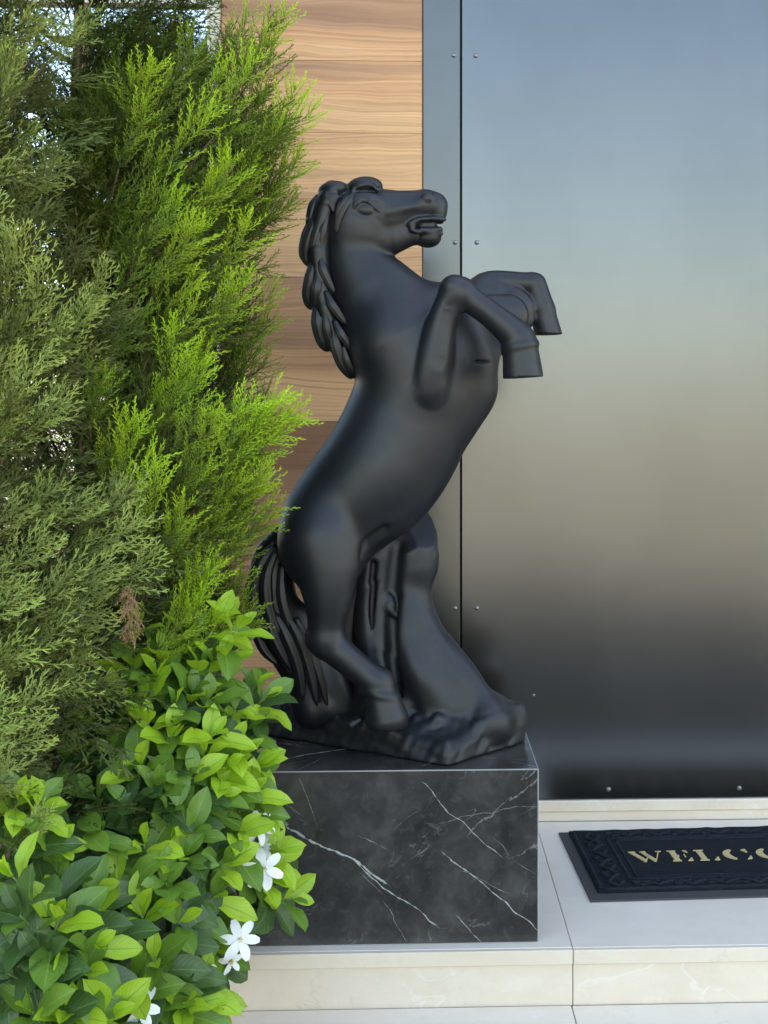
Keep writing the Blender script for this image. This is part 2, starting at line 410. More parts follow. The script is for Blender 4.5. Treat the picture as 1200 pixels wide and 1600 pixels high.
porch = thing("porch", (0, 4, 0), "marble porch landing with a cream stone step", None, kind="structure")
bx = [-.72, PX, PX + 1.15, PX + 2.3]
for i in range(3):
    boxo("tread_slab", (bx[i] + .001, bx[i + 1] - .001, 3.432, YW - .001, -.04, 0.0 - .0005 * i), M['tread'], porch, .0015)
    boxo("nosing", (max(bx[i], -.523) + .001, bx[i + 1] - .001, 3.414, 3.4315, -.040, -.0006 - .0005 * i), M['riser'], porch, .002)
    boxo("riser_slab", (max(bx[i], -.523) + .001, bx[i + 1] - .0012, 3.4225, 3.445, -.153, -.041), M['riser'], porch, .001)
boxo("core", (-.715, PX + 2.29, 3.446, YW - .003, -.157, -.0405), M['soil'], porch)

wall = thing("planter_wall", (-.56, 3.0, -.157), "low cream marble planter wall left of the step, under the gardenia", "planter wall")
for i, (y0, y1) in enumerate(((2.86, 3.4125), (2.29, 2.858), (1.72, 2.288))):
    boxo("stone_slab", (-.595, -.5245, y0, y1, -.157, -.043), M['riser'], wall, .002)
    boxo("coping", (-.60, -.5235, y0, y1, -.0425, -.002), M['riser'], wall, .003)
# planting bed: gently lumpy soil
nx, ny = 60, 60
gx = np.linspace(-3.2, -.60, nx); gy = np.linspace(1.5, YW - .02, ny); X, Y = np.meshgrid(gx, gy, indexing='ij')
Z = -.075 + .02 * np.sin(X * 9 + 1.3 * np.sin(Y * 7)) * np.cos(Y * 8.1) + .012 * np.sin(X * 23 + Y * 17)
ii = np.arange(nx * ny).reshape(nx, ny)
F = np.stack([ii[:-1, :-1], ii[1:, :-1], ii[1:, 1:], ii[:-1, 1:]], -1).reshape(-1, 4)
so = obj("planting_bed", np.stack([X, Y, Z], -1).reshape(-1, 3), F, M['soil'], None, True); so["kind"] = "structure"

# ------------------------------------------------------------------ the villa front
villa = thing("villa", (0, YW, 0), "villa front of walnut boards and a tall dark brushed steel door", "building")
XE = U(661, 300, YW)[0]; XS = U(720, 300, YW)[0]; XL = U(346, 300, YW)[0]
boxo("wall", (-9.0, 8.0, YW + .06, YW + 7.0, -.16, 7.4), M['render'], villa)
clad = boxo("wood_cladding", (XL + .002, XE - .002, YW + .022, YW + .057, 0.001, 3.40), M['gap'], villa)
zt = U(560, 95, YW)[2]; pitch = 112.4 / FPX * YW
ztop = zt + 2 * pitch
k = 0
while True:
    a = ztop - k * pitch; b = max(a - pitch, .002)
    if a < .02: break
    boxo("board", (XL, XE - .003, YW + .004 * 0, YW + .020, b + .0005, a - .0005), M['wood'], clad, .0006); k += 1
# steel frame strip, dark gap, door leaf
ZD = .0765
fr = boxo("door_frame", (XE, XS - .003, YW - .004, YW + .05, ZD, 3.36), M['steel2'], villa, .002)
XR = XS + 1.62
door = boxo("door_leaf", (XS + .003, XR, YW - .001, YW + .045, ZD + .002, 3.36), M['steel'], villa, .002)
boxo("shadow_gap", (XS - .0035, XS + .0035, YW + .02, YW + .055, ZD, 3.36), M['gap'], villa)
boxo("door_frame", (XR + .004, XR + .17, YW - .004, YW + .05, ZD, 3.36), M['steel2'], villa, .002)
def dome(r, h, n=12):
    v = []; f = []
    rings = [(1.0, 0.0), (.86, .55), (.5, .9)]
    for a, b in rings:
        for q in range(n): v.append((r * a * math.cos(2 * math.pi * q / n), -h * b, r * a * math.sin(2 * math.pi * q / n)))
    v.append((0, -h, 0))
    for i in range(2):
        for q in range(n): f.append((i * n + q, i * n + (q + 1) % n, (i + 1) * n + (q + 1) % n, (i + 1) * n + q))
    for q in range(n): f.append((2 * n + q, 2 * n + (q + 1) % n, 3 * n))
    return mesh("rivet", v, f, M['rivet'], True)
RV = dome(.0085, .006)
for u, v, par in ((709, 87, fr), (743, 87, door), (711, 379, fr), (745, 379, door), (711, 664, fr), (744, 664, door), (711, 950, fr), (745, 950, door),
                  (747, 1236, door), (951, 1233, door), (1155, 1231, door)):
    q = U(u, v, YW); place("rivet", RV, par, Matrix.Translation((q[0], YW - (.0042 if par is fr else .0012), q[2])))
q = U(834, 1086, YW); place("screw", RV, door, Matrix.Translation((q[0], YW - .0012, q[2])) @ Matrix.Scale(.65, 4))
# stone threshold under the door
th = boxo("threshold", (XE - .02, XR + .3, YW - .014, YW + .05, .036, ZD - .0015), M['riser'], villa, .004)
boxo("skirting_stone", (XE - .02, XR + .3, YW - .004, YW + .05, .0006, .0352), M['riser'], villa, .002)
# window left of the boards, glimpsed through the conifers
win = boxo("window", (XL - 1.70, XL - .004, YW + .03, YW + .058, .9, 3.30), M['gap'], villa)
wf = MB(); wf.box(XL - .045, XL - .003, YW - .03, YW + .03, .85, 3.36); wf.box(XL - 1.74, XL - 1.66, YW - .03, YW + .03, .85, 3.36)
wf.box(XL - 1.66, XL - .045, YW - .028, YW + .03, 2.86, 3.36); wf.box(XL - 1.66, XL - .045, YW - .028, YW + .03, .85, .93)
wf.build("window_frame", M['frame'], win)
xm = U(128, 80, YW)[0]
boxo("mullion", (xm - .022, xm + .022, YW - .02, YW + .03, .93, 2.86), M['brownframe'], win)
boxo("mullion", (xm - .022 - .55, xm + .022 - .55, YW - .02, YW + .03, .93, 2.86), M['brownframe'], win)
for a, b in ((xm + .0225, XL - .0455), (xm - .5275, xm - .0225), (XL - 1.66, xm - .5725)):
    boxo("pane", (a, b, YW + .005, YW + .012, .93, 2.86), M['glass'], win)
boxo("lintel_cladding", (XL + .001, XR + .17, YW - .006, YW + .057, 3.403, 3.9), M['render'], villa)
# ------------------------------------------------------------------ plinth
PZ = .471; PY0, PY1 = 3.47, 4.12
pr = U(842, 1300, PY0)[0]; pl = U(367, 1300, PY0)[0]
plinth = thing("plinth", ((pl + pr) / 2, 3.8, 0), "black white-veined marble block plinth under the rearing horse", "plinth")
TK = .012
boxo("front_panel", (pl + .0035, pr - .0035, PY0, PY0 + TK, .003, PZ - .0035), M['bmarble'], plinth)
boxo("back_panel", (pl + .0035, pr - .0035, PY1 - TK, PY1, .003, PZ - .0035), M['bmarble'], plinth)
boxo("side_panel", (pl, pl + TK, PY0 + .0125, PY1 - .0125, .003, PZ - .0035), M['bmarble'], plinth)
boxo("side_panel", (pr - TK, pr, PY0 + .0125, PY1 - .0125, .003, PZ - .0035), M['bmarble'], plinth)
boxo("top_panel", (pl + .0035, pr - .0035, PY0 + .0035, PY1 - .0035, PZ - .0032, PZ), M['bmarble'], plinth)
m = MB()
m.box(pl + .001, pr - .001, PY0 + .0005, PY0 + .0033, PZ - .0033, PZ - .0006); m.build("edge_trim", M['mitre'], plinth)
m = MB(); m.box(pr - .0033, pr - .0004, PY0 + .0005, PY0 + .0034, .003, PZ - .0035); m.build("edge_trim", M['mitre'], plinth)
m = MB(); m.box(pl + .0004, pl + .0033, PY0 + .0005, PY0 + .0034, .003, PZ - .0035); m.build("edge_trim", M['mitre'], plinth)
m = MB(); m.box(pr - .0033, pr - .0006, PY0 + .0036, PY1 - .004, PZ - .0034, PZ - .0006); m.build("edge_trim", M['mitre'], plinth)
boxo("inner_block", (pl + TK + .001, pr - TK - .001, PY0 + TK + .001, PY1 - TK - .001, .0005, PZ - .004), M['gap'], plinth)

# ------------------------------------------------------------------ signed-distance modelling for the cast statue
def boxblur(A, w_, passes=3):
    A = np.minimum(A, .12)
    for _ in range(passes):
        for ax in range(3):
            if A.shape[ax] < w_ + 2: continue
            pad = [(0, 0)] * 3; h_ = w_ // 2; pad[ax] = (h_ + 1, h_)
            c = np.cumsum(np.pad(A, pad, mode='edge'), axis=ax, dtype=np.float32)
            hi = [slice(None)] * 3; lo = [slice(None)] * 3; hi[ax] = slice(w_, None); lo[ax] = slice(0, -w_)
            A = (c[tuple(hi)] - c[tuple(lo)]) / w_
    return A
class SDF:
    def __init__(s, lo, hi, h):
        s.lo = np.asarray(lo, float); s.h = h; s.n = np.ceil((np.asarray(hi) - s.lo) / h).astype(int) + 1
        s.ax = [s.lo[i] + h * np.arange(s.n[i]) for i in range(3)]
        s.F = np.full(s.n, .5, np.float32)
    def region(s, lo, hi):
        a = np.clip(np.floor((np.asarray(lo) - s.lo) / s.h).astype(int), 0, s.n - 1); b = np.clip(np.ceil((np.asarray(hi) - s.lo) / s.h).astype(int) + 1, 1, s.n)
        sl = tuple(slice(a[i], b[i]) for i in range(3))
        return sl, np.meshgrid(*[s.ax[i][sl[i]].astype(np.float32) for i in range(3)], indexing='ij', sparse=True)
    def put(s, sl, d, k, sub=False):
        F = s.F[sl]
        if sub:
            d = -d; h_ = np.maximum(k - np.abs(F - d), 0) / k; s.F[sl] = np.maximum(F, d) + h_ * h_ * k * .25
        else:
            h_ = np.maximum(k - np.abs(F - d), 0) / k; s.F[sl] = np.minimum(F, d) - h_ * h_ * k * .25
    def cone(s, a, b, k=.02, ky=1.0, sub=False, cuts=()):
        """tapered round limb between (u, v, w, r) joints: photo position, depth offset in m, radius in photo px"""
        pa, ra = W3(a); pb, rb = W3(b)
        rm = max(ra, rb) * max(1, ky) + k + 3 * s.h
        sl, (X, Y, Z) = s.region(np.minimum(pa, pb) - rm, np.maximum(pa, pb) + rm)
        if 0 in s.F[sl].shape: return
        pb2 = pb.copy(); pb2[1] = pa[1] + (pb[1] - pa[1]) / ky
        d_ = pb2 - pa; L2 = float(d_ @ d_) + 1e-12
        x = X - pa[0]; y = (Y - pa[1]) / ky; z = Z - pa[2]
        t = np.clip((x * d_[0] + y * d_[1] + z * d_[2]) / L2, 0, 1)
        q = np.sqrt((x - t * d_[0]) ** 2 + (y - t * d_[1]) ** 2 + (z - t * d_[2]) ** 2) - (ra + (rb - ra) * t)
        for c, n in cuts:
            n = np.asarray(n, float); n /= np.linalg.norm(n)
            q = np.maximum(q, (X - c[0]) * n[0] + (Y - c[1]) * n[1] + (Z - c[2]) * n[2])
        s.put(sl, q, k, sub)
    def chain(s, pts, k=.02, ky=1.0, sub=False, cuts=(), sub_n=6, blur=0):
        """a limb through several joints: one smooth tube with its own taper, merged once"""
        m = len(pts); kys = list(ky) if isinstance(ky, (list, tuple)) else [ky] * (m - 1)
        kys = kys + [kys[-1]]
        A = np.array([(*p, q) for p, q in zip(pts, kys)], float); A = spline(A, (m - 1) * sub_n + 1)
        P_, r_ = zip(*[W3(q[:4]) for q in A]); P_ = np.array(P_); r_ = np.maximum(np.array(r_), .0006)
        mg = r_.max() * max(1, A[:, 4].max()) + k + 3 * s.h
        sl, (X, Y, Z) = s.region(P_.min(0) - mg, P_.max(0) + mg)
        sh = s.F[sl].shape
        if 0 in sh: return
        best = np.full(sh, 9., np.float32); lo = np.array([q.start for q in sl])
        for i in range(len(P_) - 1):
            pa, pb = P_[i], P_[i + 1]; ra, rb = r_[i], r_[i + 1]; kk = .5 * (A[i, 4] + A[i + 1, 4])
            rm = max(ra, rb) * max(1, kk) + k + 4 * s.h
            s2, (x, y, z) = s.region(np.minimum(pa, pb) - rm, np.maximum(pa, pb) + rm)
            rel = tuple(slice(max(q.start - l, 0), max(min(q.stop - l, n_), 0)) for q, l, n_ in zip(s2, lo, sh))
            x = x[: rel[0].stop - rel[0].start]; y = y[:, : rel[1].stop - rel[1].start]; z = z[:, :, : rel[2].stop - rel[2].start]
            ka, kb = A[i, 4], A[i + 1, 4]; dx, dy, dz = pb[0] - pa[0], (pb[1] - pa[1]) / kk, pb[2] - pa[2]; L2 = dx * dx + dy * dy + dz * dz + 1e-12
            x = x - pa[0]; y0_ = y - pa[1]; y = y0_ / kk; z = z - pa[2]
            t = np.clip((x * dx + y * dy + z * dz) / L2, 0, 1)
            y = (y0_ - t * (pb[1] - pa[1])) / (ka + (kb - ka) * t)
            q = np.sqrt((x - t * dx) ** 2 + y ** 2 + (z - t * dz) ** 2) - (ra + (rb - ra) * t)
            best[rel] = np.minimum(best[rel], q)
        if blur: best = boxblur(best, blur)
        for c, n in cuts:
            n = np.asarray(n, float); n /= np.linalg.norm(n)
            best = np.maximum(best, (X - c[0]) * n[0] + (Y - c[1]) * n[1] + (Z - c[2]) * n[2])
        s.put(sl, best, k, sub)
    def ell(s, c, r, ang=0.0, k=.01, sub=False):
        pc, sc_ = W3((c[0], c[1], c[2], 1.0)); r = np.asarray(r, float) * sc_
        m = r.max() + k + 3 * s.h
        sl, (X, Y, Z) = s.region(pc - m, pc + m)
        ca, sa = math.cos(R(ang)), math.sin(R(ang))
        x = X - pc[0]; y = Y - pc[1]; z = Z - pc[2]
        x, z = ca * x - sa * z, sa * x + ca * z            # ang > 0 tips the right end down in the picture
        k0 = np.sqrt((x / r[0]) ** 2 + (y / r[2]) ** 2 + (z / r[1]) ** 2); k1 = np.sqrt((x / r[0] ** 2) ** 2 + (y / r[2] ** 2) ** 2 + (z / r[1] ** 2) ** 2) + 1e-9
        s.put(sl, k0 * (k0 - 1) / k1, k, sub)
    def poly(s):
        F = s.F; S = F < 0
        A = S[:-1, :-1, :-1]; any_ = A.copy(); all_ = A.copy()
        offs = [(i, j, l) for i in (0, 1) for j in (0, 1) for l in (0, 1)]
        for o in offs[1:]:
            q = S[o[0]:S.shape[0] - 1 + o[0], o[1]:S.shape[1] - 1 + o[1], o[2]:S.shape[2] - 1 + o[2]]
            any_ |= q; all_ &= q
        act = any_ & ~all_; idx = np.argwhere(act)
        cid = np.full(act.shape, -1, np.int64); cid[act] = np.arange(len(idx))
        cv = np.stack([F[idx[:, 0] + o[0], idx[:, 1] + o[1], idx[:, 2] + o[2]] for o in offs], 1)
        acc = np.zeros((len(idx), 3)); cnt = np.zeros(len(idx)); oa = np.array(offs, float)
        for i in range(8):
            for j in range(i + 1, 8):
                if np.abs(oa[i] - oa[j]).sum() != 1: continue
                fa, fb = cv[:, i], cv[:, j]; mk = (fa < 0) != (fb < 0)
                t = np.where(mk, fa / np.where(mk, fa - fb, 1), 0)
                acc += mk[:, None] * (oa[i] + t[:, None] * (oa[j] - oa[i])); cnt += mk
        V = s.lo + s.h * (idx + acc / cnt[:, None])
        Q = []
        for ax in range(3):
            b, c = [(1, 2), (2, 0), (0, 1)][ax]
            sa = [slice(None)] * 3; sb = [slice(None)] * 3; sa[ax] = slice(0, -1); sb[ax] = slice(1, None)
            cr = S[tuple(sa)] != S[tuple(sb)]; e = np.argwhere(cr)
            e = e[(e[:, b] > 0) & (e[:, c] > 0) & (e[:, b] < cid.shape[b]) & (e[:, c] < cid.shape[c])]
            ins = S[e[:, 0], e[:, 1], e[:, 2]]
            def at(db, dc):
                q = e.copy(); q[:, b] += db; q[:, c] += dc; return cid[q[:, 0], q[:, 1], q[:, 2]]
            q = np.stack([at(-1, -1), at(0, -1), at(0, 0), at(-1, 0)], 1)
            q[~ins] = q[~ins][:, ::-1]; Q.append(q)
        Q = np.concatenate(Q); return V, Q[(Q >= 0).all(1)]
Y0 = 3.74
def W3(p):
    Y = Y0 + p[2]; q = U(p[0], p[1], Y); return q, p[3] * Y / FPX
def hcut(u, v, w_, n=(0, 0, -1)): return (U(u, v, Y0 + w_), n)

statue = thing("horse_statue", (0.0, Y0, PZ), "black cast statue of a rearing horse with tree stump on the marble plinth", "statue")
H = SDF(U(405, 268, Y0) - [0, .30, 0] + [0, 0, -1.70], U(905, 262, Y0) + [0, .28, 0], .0042)
# trunk and neck
H.chain([(550, 385, 0, 46), (572, 440, 0, 60), (612, 505, 0, 80), (659, 573, 0, 98), (640, 652, 0, 100), (600, 730, 0, 99), (553, 780, 0, 90), (520, 812, 0, 80)], .03, [.62, .66, .76, .86, .92, .96, .97], sub_n=14, blur=13)
H.cone((600, 470, 0, 60), (660, 500, 0, 50), .04, .7)
H.chain([(700, 500, .0, 60), (716, 540, .0, 58), (732, 590, .0, 46), (738, 618, .0, 38), (712, 660, .0, 30)], .05, .95, blur=9)
# seam lines of the cast over the breast
for a, b in (((709, 563, -.100, 1.6), (728, 566, -.098, 1.6)), ((744, 565, -.092, 2.2), (784, 567, -.055, 2.2))): H.cone(a, b, .004, 5.0, sub=True)
# near shoulder and foreleg
H.cone((622, 540, -.055, 66), (656, 598, -.075, 48), .07, .9)
H.chain([(668, 612, -.130, 33), (677, 565, -.145, 31), (690, 505, -.15, 25), (711, 458, -.155, 25)], .012, blur=5)
H.cone((713, 457, -.155, 26), (722, 455, -.155, 22), .012)
H.chain([(718, 456, -.155, 23), (765, 490, -.155, 21.5), (803, 522, -.152, 26), (812, 540, -.152, 27)], .012, blur=5)
hc = hcut(820, 590, -.152, (.06, 0, -1))
H.cone((812, 533, -.152, 27), (819, 606, -.152, 33.5), .006, 1.0, cuts=[hc])
H.ell((795, 548, -.152), (10, 9, 14), 20, .012)
H.ell((814, 541, -.152), (28.5, 6, 28.5), -10, .014)
H.ell((706, 446, -.160), (19, 15, 23), -30, .012)
H.chain([(699, 480, -.203, 2.6), (690, 525, -.205, 3.2), (684, 570, -.205, 3)], .02, sub=True)
# far foreleg and the cast webs between the legs
H.chain([(700, 590, .10, 40), (730, 500, .12, 28), (756, 445, .13, 19), (826, 443, .13, 17.5)], .014)
H.chain([(836, 444, .13, 18), (848, 488, .13, 21)], .012)
H.cone((846, 482, .13, 20), (863, 545, .13, 22), .006, 1.0, cuts=[hcut(860, 523, .13, (.03, 0, -1))])
H.cone((722, 505, .04, 46), (792, 494, .07, 34), .012, .45)
H.chain([(752, 466, .10, 30), (800, 478, .10, 30), (812, 496, .10, 24)], .010, .5)
H.cone((735, 560, -.01, 46), (770, 540, .03, 20), .02, .7)
# head
H.ell((560, 356, 0), (53, 54, 34), 0, .016)
H.cone((555, 338, 0, 41), (600, 335, 0, 37), .016, .80)
H.cone((600, 334, 0, 36), (662, 324, 0, 27), .016, .72)
H.cone((664, 321, 0, 24), (678, 322, 0, 22), .010, 1.0)
H.cone((672, 313, 0, 14), (684, 334, 0, 14), .008, 1.35)
H.chain([(592, 372, 0, 35), (640, 364, 0, 21), (664, 369, 0, 15)], .014, .74)
H.ell((670, 372, 0), (20, 15, 20), -8, .008)
H.cone((606, 330, -.044, 5), (648, 322, -.036, 4), .02)
H.chain([(588, 342, -.069, 3.0), (594, 352, -.066, 3.2), (592, 362, -.066, 2.4)], .012, sub=True)
H.chain([(594, 352, -.066, 2.6), (604, 344, -.062, 2.0), (616, 337, -.058, 1.6)], .008, sub=True)
# mouth: a slit right through, lips, tongue and teeth
H.cone((645, 352, 0, 3.4), (712, 350, 0, 7.5), .004, 9.0, sub=True)
H.cone((636, 353, 0, 7.5), (676, 353, 0, 7.0), .002, 2.5)
H.cone((662, 346, 0, 4.6), (690, 345, 0, 4.2), .002, 4.4)
H.cone((660, 359, 0, 4.6), (688, 359, 0, 4.2), .002, 4.2)
H.chain([(696, 343, -.026, 2.4), (670, 341, -.041, 3.0), (650, 344, -.041, 3.4), (641, 352, -.040, 3.8), (648, 361, -.039, 3.6), (668, 364, -.036, 3.4), (690, 365, -.020, 3.0)], .010)
# nostril: a shallow disc with a cut crescent
H.chain([(660, 312, -.052, 1.8), (670, 317, -.052, 2.2), (680, 309, -.052, 2.4), (680, 299, -.050, 2.0)], .005, sub=True)
H.ell((668, 309, -.038), (9.5, 9.5, 6.0), 0, .004)
# eye: a plain carved almond under a heavy brow
H.ell((571, 326, -.072), (19, 12, 7), 6, .012, sub=True)
H.ell((570, 328, -.054), (15.5, 10, 7.5), 6, .002)
H.chain([(551, 331, -.058, 2.2), (557, 319, -.063, 3.0), (572, 314, -.064, 3.0), (592, 329, -.058, 1.8)], .004)
H.chain([(546, 320, -.048, 5), (560, 308, -.052, 6), (582, 309, -.048, 7), (600, 318, -.042, 6)], .018)
# ear laid back, tufts over the poll
H.chain([(503, 309, -.040, 6), (516, 309, -.050, 10), (530, 306, -.046, 4)], .006, .55)
H.chain([(515, 312, -.048, 11), (521, 330, -.053, 3)], .006, .5)
H.ell((521, 297, -.008), (24, 14, 22), -8, .006)
H.ell((570, 292, -.004), (28, 16, 22), -4, .006)
H.chain([(548, 303, -.04, 3.5), (560, 291, -.045, 4), (578, 288, -.045, 4), (590, 297, -.042, 3)], .006)
H.chain([(552, 299, -.052, 2.2), (564, 295, -.052, 2.2), (582, 296, -.050, 2.2)], .004, sub=True)
H.chain([(503, 303, -.048, 2.2), (520, 300, -.052, 2.2), (532, 305, -.050, 2)], .004, sub=True)
# hind quarter, near leg
H.ell((496, 838, -.070), (58, 78, 56), 16, .05)
H.chain([(500, 845, -.09, 62), (509, 885, -.112, 51), (512, 930, -.125, 39), (509, 975, -.125, 29), (507, 1000, -.125, 28)], .03, blur=7)
H.cone((534, 858, -.115, 22), (542, 884, -.128, 14), .03)
H.chain([(507, 1000, -.125, 28), (545, 1032, -.125, 24), (575, 1056, -.125, 24), (592, 1068, -.125, 27)], .018, blur=5)
H.cone((590, 1068, -.125, 24), (604, 1122, -.125, 34), .006, 1.0, cuts=[hcut(595, 1136, -.125)])
H.ell((568, 1078, -.125), (9, 10, 14), 0, .012)
H.ell((596, 1082, -.125), (27.5, 6, 27.5), 12, .014)
H.chain([(600, 828, -.115, 3), (574, 850, -.118, 4), (560, 872, -.120, 4)], .03, sub=True)
H.ell((486, 998, -.125), (8, 15, 14), 0, .014)
# far hind leg
H.chain([(530, 840, .07, 60), (560, 880, .09, 36), (548, 945, .09, 30), (540, 1000, .09, 27), (575, 1040, .09, 22), (606, 1075, .09, 26), (622, 1125, .09, 34)], .02)
H.cone((545, 860, -.02, 30), (530, 930, 0, 16), .03, 2.0)          # cast web between the hind legs
V, Q = H.poly()
body = obj("horse_body", V, Q, M['horse'], statue, True)
del H

# tail
Tl = SDF(U(372, 830, Y0) - [0, .12, 0] + [0, 0, -.62], U(580, 825, Y0) + [0, .16, 0], .005)
Tl.chain([(445, 842, .02, 24), (426, 872, .03, 32), (424, 915, .03, 37), (434, 965, .03, 38), (450, 1012, .03, 34), (470, 1055, .03, 30), (488, 1108, .03, 34)], .02, .7, blur=5)
Tl.chain([(464, 955, .03, 20), (484, 1000, .04, 26), (505, 1050, .05, 34), (525, 1108, .05, 40)], .02, .7, blur=5)
Tl.chain([(448, 960, .02, 24), (472, 1000, .02, 24), (492, 1050, .02, 22), (512, 1108, .02, 26)], .015, .8, blur=5)
for a in ([(405, 862, -.02), (396, 915, -.02), (409, 965, -.02), (430, 1015, -.015), (456, 1050, -.01)],
          [(421, 870, -.03), (414, 920, -.03), (428, 965, -.03), (452, 1010, -.025), (470, 1060, -.02), (478, 1100, -.02)],
          [(440, 955, -.02), (452, 985, -.02), (472, 1015, -.02), (486, 1060, -.02), (497, 1100, -.02)]):
    Tl.chain([(*p, 2.6) for p in a], .006, sub=True, sub_n=8)
V, Q = Tl.poly(); tail = obj("tail", V, Q, M['hair'], statue, True); del Tl

# stump and rock base
Fp = Uz(700, 1199, PZ); Rp = Uz(824, 1158, PZ); Lp = Uz(413, 1147, PZ); Bp = Lp + .72 * (Rp - Fp)
Br = Rp + .62 * (Lp - Fp)
S = SDF((Lp[0] - .05, Fp[1] - .06, PZ - .012), (Rp[0] + .06, PY1 + .05, 1.28), .0055)
sl, (X, Y, Z) = S.region(S.lo, S.lo + np.array([9, 9, .32]))
d = np.full(np.broadcast_shapes(X.shape, Y.shape, Z.shape), -9., np.float32)
ring = [Fp, Rp, Br, Bp, Lp]
for i in range(len(ring)):
    a, b = ring[i], ring[(i + 1) % len(ring)]; n = np.array([b[1] - a[1], -(b[0] - a[0])]); n /= np.linalg.norm(n)
    e = (X - a[0]) * n[0] + (Y - a[1]) * n[1] + .12 * (Z - PZ) - .002
    kk = .02; h_ = np.maximum(kk - np.abs(d - e), 0) / kk; d = np.maximum(d, e) + h_ * h_ * kk * .25
lump = 0
for i in range(14):
    k_ = rng.normal(0, 1, 3); k_ /= np.linalg.norm(k_); fq = 18 * 1.22 ** i; lump = lump + .0075 * (20 / fq) ** .55 * np.sin(fq * (X * k_[0] + Y * k_[1] + Z * k_[2]) + rng.uniform(0, 6.28))
e = Z - (PZ + .104) - .55 * lump - .02 * np.clip((X - Fp[0]) * 6, -1, .2)
kk = .022; h_ = np.maximum(kk - np.abs(d - e), 0) / kk; d = np.maximum(d, e) + h_ * h_ * kk * .25
d = d - .38 * lump
d = np.maximum(d, (PZ + .0006) - Z)
S.put(sl, d, .02)
cut = (U(655, 842, Y0 + .02), (.36, -.56, .74))
cut2 = (U(630, 838, Y0 + .03), (-.35, -.75, .55))
S.chain([(640, 790, .06, 44), (648, 880, .06, 36)], .006, 1.0, cuts=[cut, cut2])
S.chain([(648, 876, .06, 33), (638, 925, .06, 37), (645, 985, .045, 46), (672, 1045, .02, 54), (706, 1095, -.01, 52)], .03, blur=7)
S.ell((676, 868, .045), (8, 11, 12), 0, .012)
S.chain([(692, 1010, .03, 18), (722, 1050, .0, 22), (748, 1092, -.03, 24), (765, 1130, -.05, 36)], .02)
S.chain([(760, 1118, .0, 38), (795, 1128, .03, 26)], .03)
S.chain([(608, 850, .09, 44), (596, 960, .10, 52), (606, 1060, .08, 58), (612, 1110, .06, 66)], .03, blur=7)
S.chain([(584, 870, .05, 22), (572, 960, .05, 22), (590, 1030, .03, 22)], .02)
# hollows, bark grooves, knot scar
S.chain([(648, 1104, -.15, 30), (696, 1112, -.16, 40), (728, 1100, -.13, 22)], .06, sub=True)
S.chain([(660, 990, -.075, 14), (690, 1040, -.095, 18), (712, 1076, -.11, 16)], .06, sub=True)
S.chain([(620, 850, .01, 7), (612, 930, .01, 8), (612, 1010, .0, 9), (622, 1090, -.02, 8)], .03, sub=True)
S.chain([(584, 880, .02, 4), (578, 970, .02, 5), (592, 1050, .0, 4)], .02, sub=True)
S.chain([(606, 932, .02, 5), (609, 948, .015, 8), (617, 962, .01, 4)], .012)
for i in range(9):
    u = rng.uniform(560, 700); w_ = rng.uniform(-.16, -.02); S.cone((u, 1124, w_, rng.uniform(4, 10)), (u + rng.uniform(-18, 18), 1132, w_, rng.uniform(4, 8)), .02, 1.0, sub=bool(i % 3 == 0))
V, Q = S.poly()
V[:, 2] = np.maximum(V[:, 2], PZ + .0008)
# one cast: the upper part is the stump, the lower the rock
zc = V[Q].mean(1)[:, 2]
def take(name, mk, mat):
    q = Q[mk]; used, inv = np.unique(q, return_inverse=True)
    return obj(name, V[used], inv.reshape(q.shape), mat, statue, True)
take("stump", zc > PZ + .14, M['rock']); take("rock_base", zc <= PZ + .14, M['rock'])
del S

# mane: a mass with carved locks lying on it
mane = thing("mane", (0, 0, 0), None, None); mane.parent = statue
Mn = SDF(U(462, 290, Y0) - [0, .11, 0] + [0, 0, -.64], U(575, 285, Y0) + [0, .11, 0], .005)
Mn.chain([(520, 300, .0, 18), (508, 332, .0, 22), (498, 380, .0, 22), (500, 420, .0, 20), (504, 460, .0, 22), (516, 505, .0, 20), (532, 545, .0, 16), (548, 578, .0, 9)], .02, 1.5)
V, Q = Mn.poly(); obj("mane_mass", V, Q, M['hair'], mane, True); del Mn
def lock(path, wpx, thick=.5, name="hair_lock", parent=mane):
    """a flat tapering lock with two carved grooves"""
    n = 18; P_ = spline(path, n); C_ = np.array([W3((*p, 1))[0] for p in P_]); sc_ = W3((*P_[0], 1))[1]
    T = np.gradient(C_, axis=0); T /= np.linalg.norm(T, axis=1)[:, None]
    Nn = np.tile([0., -1, 0], (n, 1)); Nn -= (Nn * T).sum(1)[:, None] * T; Nn /= np.linalg.norm(Nn, axis=1)[:, None]
    B = np.cross(T, Nn)
    t = np.linspace(0, 1, n); prof = np.clip(np.minimum(.45 + 1.6 * t, 1) * np.sqrt(np.clip(1 - t ** 3.2, 0, 1)), .02, 1)
    K = 20; v = []
    for i in range(n):
        for q in range(K):
            a = 2 * math.pi * q / K; r = prof[i] * wpx * .5 * sc_
            gr = 1 - .42 * max(0, math.sin(a)) * (1 if q in (3, 6) else 0)
            v.append(C_[i] + B[i] * math.cos(a) * r + Nn[i] * math.sin(a) * r * thick * gr)
    f = [(i * K + q, i * K + (q + 1) % K, (i + 1) * K + (q + 1) % K, (i + 1) * K + q) for i in range(n - 1) for q in range(K)]
    f += [tuple(range(K))[::-1], tuple((n - 1) * K + q for q in range(K))]
    return obj(name, v, f, M['hair'], parent, True)
